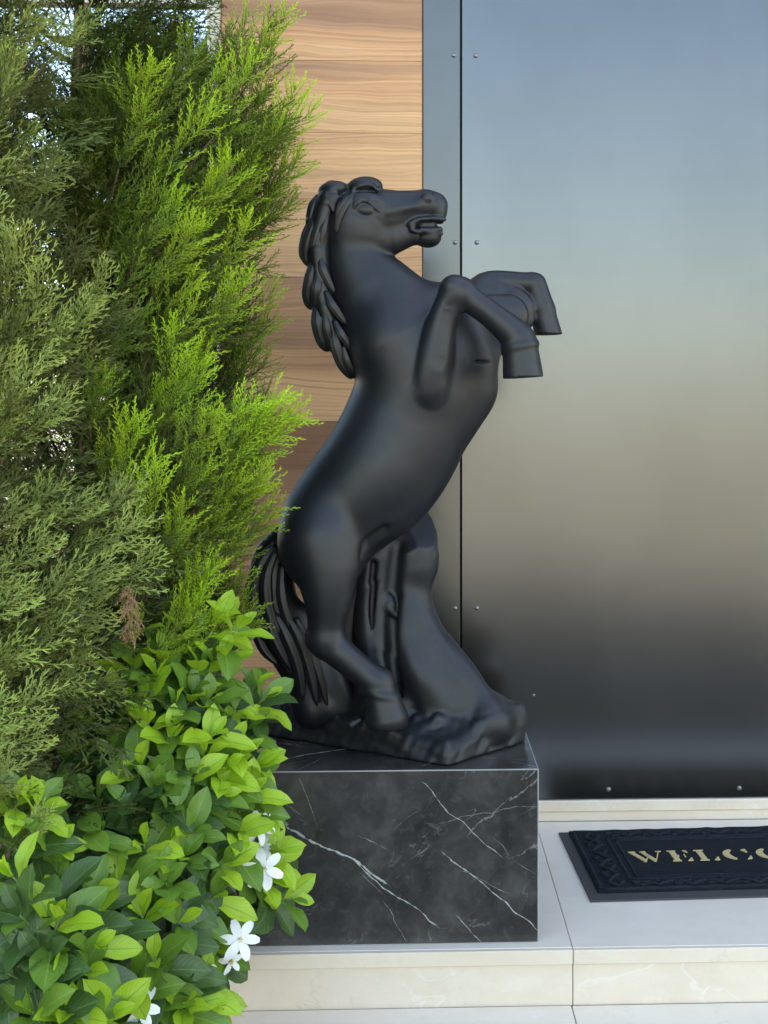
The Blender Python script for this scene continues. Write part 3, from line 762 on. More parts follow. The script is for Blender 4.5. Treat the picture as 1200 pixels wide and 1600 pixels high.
LK = [([(510, 318, -.03), (494, 345, -.04), (481, 378, -.04), (478, 402, -.03), (487, 418, -.02)], 22), ([(512, 335, -.05), (505, 358, -.055), (502, 380, -.05), (508, 398, -.045)], 13),
      ([(506, 330, -.045), (496, 362, -.052), (490, 392, -.045), (495, 415, -.03)], 18), ([(496, 395, -.035), (487, 430, -.045), (481, 462, -.035), (490, 482, -.02)], 22),
      ([(499, 398, -.05), (504, 420, -.058), (513, 440, -.055), (523, 458, -.05)], 14), ([(500, 420, -.045), (494, 450, -.055), (494, 475, -.04), (500, 492, -.025)], 18),
      ([(497, 465, -.03), (497, 500, -.045), (503, 530, -.035), (513, 550, -.02)], 24), ([(508, 455, -.055), (518, 475, -.065), (530, 492, -.062), (542, 508, -.055)], 15),
      ([(506, 480, -.05), (510, 510, -.058), (515, 535, -.045), (516, 550, -.03)], 14), ([(520, 495, -.04), (524, 535, -.05), (534, 568, -.04), (550, 593, -.02)], 20),
      ([(522, 500, -.06), (532, 520, -.07), (542, 535, -.066), (551, 550, -.058)], 14), ([(536, 540, -.055), (542, 562, -.055), (550, 580, -.045), (553, 592, -.03)], 12),
      ([(492, 330, .0), (480, 365, .01), (474, 395, .015), (480, 412, .01)], 18), ([(494, 400, .0), (484, 440, .01), (482, 470, .01), (492, 484, .01)], 20), ([(500, 470, .0), (498, 515, .01), (508, 548, .01)], 20),
      ([(498, 305, -.02), (490, 322, -.03), (485, 345, -.03), (484, 365, -.02)], 18)]
for p, w_ in LK: lock(p, w_)
lock([(560, 303, -.052), (543, 316, -.062), (530, 340, -.060), (525, 366, -.052)], 13, .4, "forelock", statue)
lock([(552, 303, -.054), (538, 314, -.064), (528, 330, -.064), (524, 346, -.058)], 8, .45, "forelock", statue)
for p, w_ in (([(430, 850, -.01), (408, 880, -.02), (396, 925, -.02), (404, 970, -.02), (416, 1005, -.01)], 26), ([(432, 858, -.03), (416, 900, -.035), (418, 950, -.035), (436, 1000, -.03), (452, 1040, -.02)], 22),
              ([(416, 940, -.03), (424, 985, -.035), (442, 1025, -.03), (458, 1048, -.02)], 20), ([(430, 960, -.03), (450, 1000, -.035), (466, 1045, -.03), (474, 1095, -.02)], 22),
              ([(446, 958, -.03), (468, 1000, -.035), (484, 1050, -.03), (496, 1105, -.02)], 20), ([(462, 965, -.02), (482, 1008, -.02), (498, 1055, -.02), (512, 1106, -.01)], 18), ([(440, 880, -.02), (440, 930, -.03), (452, 975, -.03), (466, 1010, -.02)], 18),
              ([(404, 880, .0), (390, 920, .0), (398, 975, .0), (412, 1015, .0), (436, 1040, .0)], 20)):
    lock(p, w_, .5, "tail_lock", tail)

# ------------------------------------------------------------------ doormat
TLc = Uz(873, 1298, .012); BLc = Uz(923, 1404, .012); T2 = Uz(1195, 1288.5, .012); B2 = Uz(1195, 1398.5, .012)
ex = (T2 - TLc) + (B2 - BLc); ex[2] = 0; ex /= np.linalg.norm(ex); ey = TLc - BLc; MH = float(np.linalg.norm(ey)); ey /= MH
MW = 1.02
mat_o = thing("doormat", (*BLc[:2], 0.0), "navy black doormat with gold WELCOME lettering and grey rubber rim before the door", "doormat")
def mp(s_, t_, z): q = BLc + ex * s_ + ey * t_; return (q[0], q[1], z)
def matprism(poly, z0, z1):
    m = MB(); n = len(poly); m.add([mp(s_, t_, z0) for s_, t_ in poly] + [mp(s_, t_, z1) for s_, t_ in poly],
          [tuple(range(n))[::-1], tuple(range(n, 2 * n))] + [(i, (i + 1) % n, n + (i + 1) % n, n + i) for i in range(n)]); return m
def rect(a, b, c, d_): return [(a, c), (b, c), (b, d_), (a, d_)]
matprism(rect(0, MW, 0, MH), .0008, .006).build("rubber_base", M['rubber'], mat_o)
RB = .033
matprism(rect(RB, MW - RB, .052, MH - .008), .006, .0125).build("pile_field", M['pile'], mat_o)
def loop_tube(a, b, c, d_, r, name):
    m = MB()
    for p, q in (((a, c), (b, c)), ((a, d_), (b, d_)), ((a, c), (a, d_)), ((b, c), (b, d_))):
        n = 26; P_ = [mp(p[0] + (q[0] - p[0]) * i / n, p[1] + (q[1] - p[1]) * i / n, .012 + .0012 * math.sin(i * 2.1)) for i in range(n + 1)]
        m.tube(P_, [r * (1 + .12 * math.sin(i * 3.3 + a * 50)) for i in range(n + 1)], 8, .8)
    m.build(name, M['ridge'], mat_o, True)
loop_tube(RB + .012, MW - RB - .012, RB + .033, MH - .022, .0075, "outer_ridge")
IB = RB + .115
loop_tube(IB, MW - IB, RB + .112, MH - .095, .0065, "inner_ridge")
loop_tube(IB + .026, MW - IB - .026, RB + .132, MH - .113, .0055, "inner_ridge")
def braid(p, q, amp, waves, ph, name):
    n = int(waves * 14); p = np.array(p); q = np.array(q); d_ = (q - p); L = np.linalg.norm(d_); d_ /= L; nn = np.array([-d_[1], d_[0]]); P_ = []
    for i in range(n + 1):
        t_ = i / n; a = t_ * waves * 2 * math.pi + ph
        c = p + d_ * (t_ * L + .010 * math.sin(2 * a)) + nn * amp * math.sin(a); P_.append(mp(c[0], c[1], .0125 + .0035 * math.cos(2 * a + (0 if ph < 1 else math.pi))))
    m = MB(); m.tube(P_, .0075, 7, .8); m.build(name, M['ridge'], mat_o, True)
for x0 in (RB + .064, MW - RB - .064):
    for ph in (0.0, math.pi): braid((x0, RB + .055), (x0, MH - .05), .026, 3.5, ph, "braid")
for y0 in (RB + .072, MH - .058):
    for ph in (0.0, math.pi): braid((IB, y0), (MW - IB, y0), .018, 7, ph, "braid")
# lettering, drawn as broken-stroke roman capitals (unit height)
def arc(cx, cy, ro_x, ro_y, a0, a1, n=12): return [(cx + ro_x * math.cos(R(a0 + (a1 - a0) * i / n)), cy + ro_y * math.sin(R(a0 + (a1 - a0) * i / n))) for i in range(n + 1)]
LET = {
    'W': ([[(-.02, 1), (.24, 1), (.24, .96), (.18, .96), (.46, .2), (.40, 0), (.36, 0)], [(.38, 1), (.60, 1), (.60, .96), (.54, .96), (.80, .2), (.74, 0), (.70, 0)],
           [(.40, 0), (.46, .2), (.60, .62), (.645, .62), (.43, 0)], [(.74, 0), (.80, .2), (1.02, .96), (.94, .96), (.94, 1), (1.14, 1), (1.14, .96), (1.065, .96), (.77, 0)]], 1.12),
    'E': ([[(0, 1), (.30, 1), (.30, .96), (.27, .96), (.27, .56), (.33, .54), (.33, .46), (.27, .44), (.27, .04), (.30, .04), (.30, 0), (0, 0), (0, .04), (.07, .04), (.07, .96), (0, .96)],
           [(.50, .62), (.54, .62), (.54, .38), (.50, .38)], [(.52, 0), (.70, 0), (.72, .26), (.68, .26)], [(.54, 1), (.68, 1), (.69, .80), (.66, .80)]], .72),
    'L': ([[(0, 1), (.34, 1), (.34, .96), (.27, .96), (.27, .04), (.32, .04), (.32, 0), (0, 0), (0, .04), (.07, .04), (.07, .96), (0, .96)], [(.50, 0), (.68, 0), (.70, .28), (.66, .28)]], .70),
    'C': ([arc(.52, .5, .52, .52, 112, 248) + arc(.52, .5, .27, .46, 240, 120), [(.86, .98), (.90, .98), (.90, .68), (.86, .68), (.72, .90)], [(.90, .30), (.93, .30), (.90, .06), (.72, .0)]], .95),
    'O': ([arc(.52, .5, .52, .52, 112, 248) + arc(.52, .5, .27, .46, 240, 120), arc(.52, .5, .52, .52, -68, 68) + arc(.52, .5, .27, .46, 60, -60)], 1.04),
    'M': ([[(0, 1), (.22, 1), (.60, .22), (.52, 0), (.14, .82), (.14, .04), (.2, .04), (.2, 0), (0, 0), (0, .04), (.08, .04), (.08, .96), (0, .96)], [(.52, 0), (.60, .22), (.92, .96), (.96, .96), (.56, 0)],
           [(.86, 1), (1.18, 1), (1.18, .96), (1.11, .96), (1.11, .04), (1.18, .04), (1.18, 0), (.84, 0), (.84, .04), (.90, .04), (.90, .9)]], 1.18)}
Wl = Uz(986, 1348, .0135) - BLc; s0 = float(Wl @ ex) + .012; t0 = float(Wl @ ey) + .004; LH = .094
x = s0
for ch in "WELCOME":
    pieces, adv = LET[ch]; m = MB()
    for pc in pieces:
        mm = matprism([(x + a * LH, t0 + b * LH) for a, b in pc], .0127, .0155); m.add(mm.v, mm.f)
    m.build("letter", M['gold'], mat_o); x += (adv + .22) * LH

# ------------------------------------------------------------------ conifers
def seg_prism(P0, P1, r0, r1, age0, age1, V, Fq, A, full=False):
    """a thin twig: a three-sided prism, or for the finest ones a blade two triangles strong"""
    d = P1 - P0; d = d / (np.linalg.norm(d) + 1e-9); a = np.array([0, 0, 1.]) if abs(d[2]) < .8 else np.array([1., 0, 0])
    n = np.cross(d, a); n /= np.linalg.norm(n); b = np.cross(d, n); i = len(V)
    if full:
        for P_, r_, g_ in ((P0, r0, age0), (P1, r1, age1)):
            for k in range(3):
                q = k * 2.0944; V.append(P_ + r_ * (math.cos(q) * n + math.sin(q) * b)); A.append(g_)
        for k in range(3):
            j = (k + 1) % 3; Fq += [(i + k, i + j, i + 3 + j), (i + k, i + 3 + j, i + 3 + k)]
        return
    q = random.uniform(-.9, .9); e = n * math.cos(q) + b * math.sin(q)
    if r1 < .0005: V += [P0 - e * r0 * 1.5, P0 + e * r0 * 1.5, P1]; A += [age0, age0, age1]; Fq.append((i, i + 1, i + 2))
    else: V += [P0 - e * r0 * 1.5, P0 + e * r0 * 1.5, P1 + e * r1 * 1.5, P1 - e * r1 * 1.5]; A += [age0, age0, age1, age1]; Fq += [(i, i + 1, i + 2), (i, i + 2, i + 3)]
def frond(seed, n_side, L, fan, twig, prong, droop, flat, th=1.0, gap=.36):
    """a plume of foliage along +Y, its flat side to +Z: stem, side shoots, scale-leaf twigs, prongs. age runs from the old base to the young tips"""
    g_ = np.random.default_rng(seed); V = []; Fq = []; A = []
    def sp(P0, P1, r0, r1, *q): seg_prism(P0, P1, r0 * th, r1 * th, *q)
    def perp(d):
        a = np.array([0, 0, 1.]) if abs(d[2]) < .8 else np.array([1., 0, 0]); n = np.cross(d, a); return n / np.linalg.norm(n)
    stem = spline([(0, 0, 0), (g_.uniform(-.03, .03), .35, g_.uniform(-.02, .04)), (g_.uniform(-.05, .05), .7, g_.uniform(-.04, .05) - droop * .4), (g_.uniform(-.07, .07), 1, -droop)], 9) * L
    for i in range(8): sp(stem[i], stem[i + 1], .0017 * (1 - i / 9), .0017 * (1 - (i + 1) / 9) + .0004, -.2 if i < 4 else .3, .1 if i < 4 else .6, V, Fq, A, True)
    for s_ in range(n_side):
        t = .10 + .90 * (s_ + g_.uniform(0, .7)) / n_side; k = min(int(t * 8), 7); P0 = stem[k] + (stem[k + 1] - stem[k]) * (t * 8 - k)
        ax = stem[k + 1] - stem[k]; ax /= np.linalg.norm(ax); sd_ = 1 if s_ % 2 else -1
        roll = g_.normal(0, flat); side = perp(ax) * -sd_; up_ = np.cross(side, ax)
        out = side * math.cos(roll) + up_ * math.sin(roll)
        ang = R(g_.uniform(26, 48)); d = ax * math.cos(ang) + out * math.sin(ang)
        l_ = L * fan * (.35 + .75 * math.sin(math.pi * min(1, (1 - t) * .8 + .16)) ** .8) * g_.uniform(.75, 1.15) * (1.1 - .5 * t * t)
        age_b = t * .45; nt_ = max(3, int(l_ / (twig * gap)))
        curve = ax * l_ * .22
        P1 = P0 + d * l_ * .5; P2 = P0 + d * l_ + curve
        pts = spline([P0, P1, P2], nt_ + 1)
        for i in range(nt_):
            a0 = age_b + .5 * i / nt_; sp(pts[i], pts[i + 1], .00105, .0008, a0, a0 + .5 / nt_, V, Fq, A)
            dd = pts[i + 1] - pts[i]; dd /= np.linalg.norm(dd)
            tl = twig * (1.05 - .6 * i / nt_) * g_.uniform(.65, 1.2); s2 = 1 if i % 2 else -1
            o2 = np.cross(dd, up_); o2 = o2 / (np.linalg.norm(o2) + 1e-9) * s2; rr = g_.normal(0, flat * .8); o2 = o2 * math.cos(rr) + up_ * math.sin(rr)
            an = R(g_.uniform(24, 44)); e = dd * math.cos(an) + o2 * math.sin(an)
            Q0 = pts[i]; Q1 = Q0 + e * tl * .55; Q2 = Q1 + (e * .8 + dd * .35 + np.array([0, 0, .12])) * tl * .48
            ag = a0 + .22
            sp(Q0, Q1, .0008, .00085, a0, ag, V, Fq, A); sp(Q1, Q2, .00085, .0003, ag, min(1, ag + .25), V, Fq, A)
            for p_ in range(prong):
                tt = .25 + .6 * p_ / max(1, prong - 1) if prong > 1 else .5; B0 = Q0 + (Q2 - Q0) * tt; s3 = 1 if p_ % 2 else -1
                o3 = np.cross(e, up_); o3 = o3 / (np.linalg.norm(o3) + 1e-9) * s3 + up_ * g_.uniform(-.5, .5)
                B1 = B0 + (e * .8 + o3 * .6) * tl * g_.uniform(.22, .36); w_ = .0016 * th; i0 = len(V)
                pr_ = np.cross(e, o3); pr_ /= np.linalg.norm(pr_) + 1e-9
                V += [B0 - e * w_, B0 + e * w_, B1 + pr_ * .0003]; A += [ag, ag, min(1, ag + .3)]; Fq.append((i0, i0 + 1, i0 + 2))
    return np.array(V), np.array(Fq), np.clip(np.array(A), 0, 1)
FR_G = [frond(100 + i, 18, .24, .42, .021, 4, rng.uniform(-.06, .06), .8, .85, .29) for i in range(8)]
FR_G2 = [frond(150 + i, 13, .24, .44, .025, 2, rng.uniform(-.06, .06), .8, 1.25, .36) for i in range(6)]          # soft feathery plume
FR_S = [frond(200 + i, 15, .22, .40, .028, 5, rng.uniform(-.02, .14), .55, 1.0, .34) for i in range(6)]          # coarser grey-green spray

FR_S2 = [frond(250 + i, 11, .23, .42, .032, 2, rng.uniform(-.02, .14), .6, 1.4, .42) for i in range(5)]
class Crown:
    def __init__(s): s.v = []; s.f = []; s.a = []; s.t = []; s.n = 0
    def add(s, fr, P_, d, up, scale, age_shade_lo, age_shade_hi, tone):
        V, Fq, A = fr; d = d / np.linalg.norm(d); x = np.cross(d, up); x /= np.linalg.norm(x) + 1e-9; z = np.cross(x, d)
        s.v.append((V * scale) @ np.stack([x, d, z]) + P_); s.f.append(Fq + s.n); s.n += len(V)
        s.a.append(age_shade_lo + (age_shade_hi - age_shade_lo) * A); s.t.append(np.full(len(V), tone))
    def build(s, name, mat, parent):
        o = obj(name, np.concatenate(s.v), np.concatenate(s.f), mat, parent, False); me = o.data
        for nm, dat in (("age", s.a), ("tone", s.t)):
            at = me.attributes.new(nm, 'FLOAT', 'POINT'); at.data.foreach_set("value", np.concatenate(dat).astype(np.float32))
        return o
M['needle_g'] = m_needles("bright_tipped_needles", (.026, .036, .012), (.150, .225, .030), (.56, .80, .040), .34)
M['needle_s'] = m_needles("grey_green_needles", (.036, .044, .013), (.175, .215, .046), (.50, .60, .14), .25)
M['dry'] = m_plain("withered_needles", (.36, .19, .10), .8)

OUT_V = [0, 60, 110, 160, 210, 260, 320, 370, 430, 480, 540, 590, 640, 700, 770, 830, 890, 950, 1000, 1100, 1700]
OUT_U = [455, 445, 470, 500, 480, 465, 465, 425, 440, 430, 415, 440, 472, 448, 435, 405, 395, 410, 370, 300, 300]     # how far the branches reach towards the wall boards
def uv(P_):
    t_ = P_[1] * math.cos(YAW) + P_[0] * math.sin(YAW)
    return CX + FPX * (P_[0] * math.cos(YAW) - P_[1] * math.sin(YAW)) / t_, CY - FPX * (P_[2] - CZ) / t_
def inside(P_, d, ln):
    for k in (.6, 1.1):
        u, v = uv(P_ + d / np.linalg.norm(d) * ln * k)
        if u > np.interp(v, OUT_V, OUT_U) - 12: return False
    return True
def conifer(name, label, base, height, lobes, plumes, frs, mat, n_fill, seed, keep=None, frs2=None):
    frs2 = frs2 or frs; g_ = np.random.default_rng(seed); t_ = thing(name, base, label, "conifer"); base = np.array(base)
    cr = Crown(); wood = []
    def axis(z): return base + np.array([.03 * math.sin(z * 2.1), .03 * math.cos(z * 1.7), z])
    tr = MB(); zz = np.linspace(-.03, height, 14); tr.tube([axis(z) for z in zz], [.045 * (1 - .85 * k / 13) for k in range(14)], 9)
    tr.build("trunk", M['bark'], t_, True)
    br = MB()
    def limb(P_, rad=.006):
        q = P_ - base; z0 = max(.12, q[2] - .55 * math.hypot(q[0], q[1])); A_ = axis(z0)
        mid = A_ * .45 + P_ * .55 + np.array([0, 0, -.05]); br.tube(spline([A_, mid, P_], 7), np.linspace(rad * 1.5, rad * .4, 7), 5)
    # hand-set leading plumes: photo position of the tip, distance, length, lean (deg from vertical, + to the right), brightness
    for (u, v, Y, ln, lean, br_) in plumes:
        lean = lean + g_.uniform(6, 24) * (1 if lean < 40 else 0); tip = U(u, v, Y); d = np.array([math.sin(R(lean)), g_.uniform(-.35, .05), math.cos(R(lean))]); d /= np.linalg.norm(d)
        sc_ = ln / .24; P_ = tip - d * ln * 1.12
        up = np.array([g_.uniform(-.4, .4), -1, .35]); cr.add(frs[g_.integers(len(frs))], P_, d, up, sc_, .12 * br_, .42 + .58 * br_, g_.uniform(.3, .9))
        limb(P_ + d * .02)
        for k in range(4):                                  # older foliage behind and below the leading plume, darkened to paint shade between clumps
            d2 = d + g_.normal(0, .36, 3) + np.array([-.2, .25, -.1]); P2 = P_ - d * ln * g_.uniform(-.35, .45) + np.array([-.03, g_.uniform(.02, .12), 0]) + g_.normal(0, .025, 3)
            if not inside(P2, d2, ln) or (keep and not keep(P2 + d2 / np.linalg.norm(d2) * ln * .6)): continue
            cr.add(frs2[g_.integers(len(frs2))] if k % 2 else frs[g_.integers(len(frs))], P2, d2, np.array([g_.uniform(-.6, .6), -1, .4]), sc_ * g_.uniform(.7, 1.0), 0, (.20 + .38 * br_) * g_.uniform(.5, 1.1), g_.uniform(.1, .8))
    n = 0; tries = 0
    while n < n_fill and tries < n_fill * 20:
        tries += 1
        z = g_.uniform(.05, height * .98); az = g_.uniform(0, 2 * math.pi)
        out = np.array([math.cos(az), math.sin(az), 0]); Rm = lobes(z, az) * (.86 + .14 * math.sin(az * 5 + z * 9) * math.cos(z * 13 + az * 2))
        if out[1] > .35 and g_.random() < .6: continue
        r_ = Rm * math.sqrt(g_.uniform(.12, 1.0)); P_ = axis(z) + out * max(0, r_ - .16)
        if keep and not keep(P_): continue
        el = g_.uniform(-.05, .8); d = out * math.cos(el) + np.array([0, 0, math.sin(el)]) + g_.normal(0, .22, 3)
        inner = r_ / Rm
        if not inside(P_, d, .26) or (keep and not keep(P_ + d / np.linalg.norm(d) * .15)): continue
        cr.add(frs2[g_.integers(len(frs2))], P_, d, np.array([g_.normal(0, .4), -.6 + g_.normal(0, .4), 1.0]), g_.uniform(.75, 1.15), 0, (.2 + .45 * g_.random() ** 2.2) * (.5 + .5 * inner), g_.random())  # fill fronds coloured darker, most so near the trunk, to paint inner shade
        if n % 4 == 0: limb(P_)
        n += 1
    br.build("branches", M['bark'], t_, True)
    c = cr.build("crown", mat, t_); c["kind"] = "stuff"
    return t_
def far_from_gap(gaps):
    def keep(P_):
        t_ = P_[1] * math.cos(YAW) + P_[0] * math.sin(YAW); u = CX + FPX * (P_[0] * math.cos(YAW) - P_[1] * math.sin(YAW)) / t_; v = CY - FPX * (P_[2] - CZ) / t_
        return all(((u - a) / c) ** 2 + ((v - b) / d_) ** 2 > 1 for a, b, c, d_ in gaps)
    return keep
# the bright-tipped one beside the horse
YA = 3.62
pl_g = [(440, 70, 3.65, .26, 16, .2), (410, 130, 3.65, .26, 16, .2), (450, 250, 3.65, .26, 22, .2), (420, 220, 3.65, .26, 16, .15), (390, 320, 3.65, .26, 20, .2), (425, 395, 3.62, .26, 24, .2), (370, 40, 3.65, .26, 10, .3), (400, 500, 3.6, .26, 22, .2), (260, 60, 3.6, .26, 4, .15), (110, 200, 3.5, .24, 10, .15), (160, 20, 3.55, .24, 4, .1), (205, 30, 3.55, .24, 0, .15), (240, 40, 3.6, .24, 8, .1), (160, 90, 3.55, .2, 10, .1), (280, 20, 3.6, .24, 6, .2), (340, 300, 3.55, .26, 10, .3), (330, 420, 3.5, .26, 14, .2), (320, 220, 3.55, .26, 10, .3), (190, 60, 3.5, .24, 0, .4), (150, 150, 3.45, .24, 10, .3), (280, 110, 3.4, .24, 14, .4), (330, 60, 3.5, .24, 10, .5), (130, 330, 3.35, .24, 20, .2), (180, 380, 3.3, .24, 24, .25), (250, 340, 3.3, .24, 30, .4), (380, 180, 3.5, .24, 18, .5), (430, 130, 3.55, .24, 20, .5), (400, 280, 3.5, .24, 24, .5), (430, 330, 3.55, .24, 30, .4), (455, 8, 3.55, .22, 18, .9), (430, 40, 3.5, .2, 10, .8), (395, 5, 3.5, .2, 5, .6), (505, 158, 3.5, .23, 26, 1), (470, 120, 3.5, .24, 14, 1), (450, 190, 3.45, .2, 18, .8), (480, 235, 3.5, .2, 30, .8), (465, 225, 3.55, .25, 22, .6),
        (405, 80, 3.4, .24, 14, .9), (360, 95, 3.4, .24, 20, .9), (345, 165, 3.35, .26, 20, 1), (250, 85, 3.35, .22, 8, 1), (215, 90, 3.3, .2, -4, .8), (300, 40, 3.45, .22, 8, .5), (230, 150, 3.3, .2, 6, .8), (470, 300, 3.55, .2, 48, .35), (465, 320, 3.5, .2, 62, .25),
        (410, 245, 3.45, .24, 14, .8), (370, 240, 3.35, .24, 15, .9), (345, 270, 3.3, .22, 25, .9), (405, 340, 3.4, .26, 18, 1), (360, 220, 3.4, .2, 6, .8), (290, 285, 3.3, .26, 30, .7), (318, 345, 3.25, .24, 35, .9), (330, 345, 3.3, .2, 25, .9), (290, 300, 3.25, .2, 40, .8),
        (440, 440, 3.5, .2, 26, .7), (430, 480, 3.5, .22, 30, .5), (420, 540, 3.5, .22, 24, .3), (400, 420, 3.35, .22, 20, .8), (380, 440, 3.35, .24, 14, .9), (310, 425, 3.25, .22, 28, .9), (320, 470, 3.25, .2, 34, .8), (300, 395, 3.3, .2, 30, .6),
        (285, 500, 3.2, .24, 8, 1), (325, 530, 3.2, .22, 22, .95), (335, 560, 3.2, .2, 25, .9), (300, 545, 3.2, .2, 6, .9), (340, 620, 3.2, .2, 20, .8), (425, 560, 3.5, .22, 30, .2), (415, 620, 3.5, .2, 34, .15),
        (475, 625, 3.4, .24, 28, 1), (440, 600, 3.35, .26, 14, 1), (390, 605, 3.3, .24, 8, 1), (455, 660, 3.4, .22, 38, 1), (430, 640, 3.35, .22, 20, 1), (470, 640, 3.4, .2, 36, 1), (350, 640, 3.2, .22, 20, .9), (225, 640, 3.1, .22, 6, 1), (195, 640, 3.1, .2, -4, .9), (250, 690, 3.1, .2, 14, .9),
        (430, 720, 3.4, .24, 30, .9), (440, 770, 3.45, .22, 38, .8), (415, 740, 3.35, .22, 20, .9), (390, 740, 3.3, .2, 24, .8), (255, 720, 3.1, .22, -4, 1), (300, 775, 3.15, .22, 10, .9), (290, 800, 3.15, .2, 16, .9), (340, 720, 3.2, .2, 24, .8), (360, 790, 3.3, .24, 30, .6), (425, 800, 3.45, .2, 40, .5),
        (390, 840, 3.4, .2, 36, .5), (340, 880, 3.2, .24, 16, 1), (350, 870, 3.25, .22, 24, 1), (330, 920, 3.2, .22, 20, .9), (300, 930, 3.15, .22, 12, .8), (385, 885, 3.45, .2, 10, .6), (405, 950, 3.45, .2, 34, .6), (395, 930, 3.45, .22, 22, .5), (375, 970, 3.4, .2, 16, .4), (350, 960, 3.3, .22, 12, .8),
        (160, 560, 3.15, .2, 6, .6), (170, 570, 3.1, .14, 14, .8), (260, 600, 3.2, .2, 18, .6), (200, 520, 3.2, .24, 30, .3), (240, 480, 3.2, .24, 30, .3), (230, 400, 3.25, .26, 30, .35), (200, 300, 3.3, .26, 30, .35), (260, 230, 3.3, .26, 30, .45), (150, 250, 3.35, .24, 24, .3), (180, 200, 3.35, .24, 20, .4)]
gaps_g = [(95, 85, 34, 42), (318, 70, 14, 20), (285, 130, 10, 14)]
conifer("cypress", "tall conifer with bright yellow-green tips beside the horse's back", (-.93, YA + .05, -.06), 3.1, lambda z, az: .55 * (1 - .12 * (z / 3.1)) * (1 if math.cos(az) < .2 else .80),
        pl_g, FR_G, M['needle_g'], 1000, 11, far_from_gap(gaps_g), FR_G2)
pl_s = [(25, 90, 2.88, .2, 14, .7), (10, 60, 2.88, .2, 0, .7), (100, 15, 2.95, .14, 40, .5), (15, 10, 2.9, .22, 10, .7), (60, 5, 2.9, .2, 24, .7), (160, 5, 3.1, .2, 30, .5), (10, 170, 2.88, .24, 30, .6), (40, 240, 2.88, .24, 36, .6), (15, 290, 2.85, .22, 20, .6), (140, 30, 3.2, .2, 40, .3), (75, 190, 2.95, .22, 52, .5), (180, 395, 2.95, .2, 24, .8), (150, 440, 2.95, .2, 16, .9), (40, 330, 2.85, .22, 4, .9), (70, 390, 2.85, .22, 10, .9), (20, 340, 2.85, .22, -6, .8), (175, 450, 2.98, .22, 36, .8), (120, 480, 2.9, .22, 30, .8), (60, 450, 2.85, .22, 14, .8), (90, 530, 2.85, .22, 30, .9), (130, 590, 2.9, .22, 48, .8),
        (60, 560, 2.8, .22, 24, .9), (20, 520, 2.8, .24, 10, .8), (110, 620, 2.85, .22, 55, .6), (30, 620, 2.8, .22, 40, .7), (105, 225, 2.95, .2, 46, .5), (100, 260, 2.95, .22, 60, .4), (130, 30, 2.95, .14, 30, .7), (30, 50, 2.9, .2, 20, .7), (20, 110, 2.9, .22, 24, .7), (90, 10, 2.95, .22, 50, .5),
        (225, 745, 2.95, .24, 50, .7), (250, 800, 2.95, .24, 62, .8), (270, 850, 2.98, .24, 60, .7), (160, 760, 2.9, .24, 55, .5), (110, 740, 2.88, .24, 50, .5), (200, 860, 2.9, .26, 60, .7), (140, 880, 2.85, .26, 56, .7), (90, 820, 2.8, .26, 50, .6), (40, 760, 2.8, .26, 40, .5), (60, 900, 2.75, .26, 54, .7), (190, 940, 2.88, .26, 62, .6),
        (120, 960, 2.8, .26, 56, .8), (160, 1010, 2.85, .24, 56, .8), (60, 990, 2.75, .26, 52, .8), (100, 1060, 2.75, .24, 56, .8), (30, 1070, 2.7, .24, 48, .8), (90, 1130, 2.75, .22, 64, .8), (50, 1180, 2.7, .22, 60, .6), (20, 1130, 2.7, .2, 50, .6), (20, 870, 2.75, .24, 40, .6), (100, 1400, 2.72, .14, 10, .9), (80, 1430, 2.7, .14, -14, .8), (120, 1420, 2.7, .12, 30, .8), (90, 1250, 2.72, .14, 44, .8), (80, 1270, 2.72, .12, 60, .8)]
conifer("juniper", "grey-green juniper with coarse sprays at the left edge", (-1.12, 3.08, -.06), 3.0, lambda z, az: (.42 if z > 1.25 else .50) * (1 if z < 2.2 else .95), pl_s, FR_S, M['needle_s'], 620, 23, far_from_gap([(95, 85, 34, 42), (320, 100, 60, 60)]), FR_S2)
# a small withered spray caught in the bright conifer
dry = bpy.data.objects["cypress"]; cr = Crown()
for u, v, s_, ln in ((214, 945, .5, 200), (205, 930, .35, 190)): cr.add(FR_S[1], U(u, v - 22, 2.94), np.array([-.15, -.1, -1.]), np.array([0, -1., 0]), s_, 0, .2, .5)
cr.build("withered_spray", M['dry'], dry)

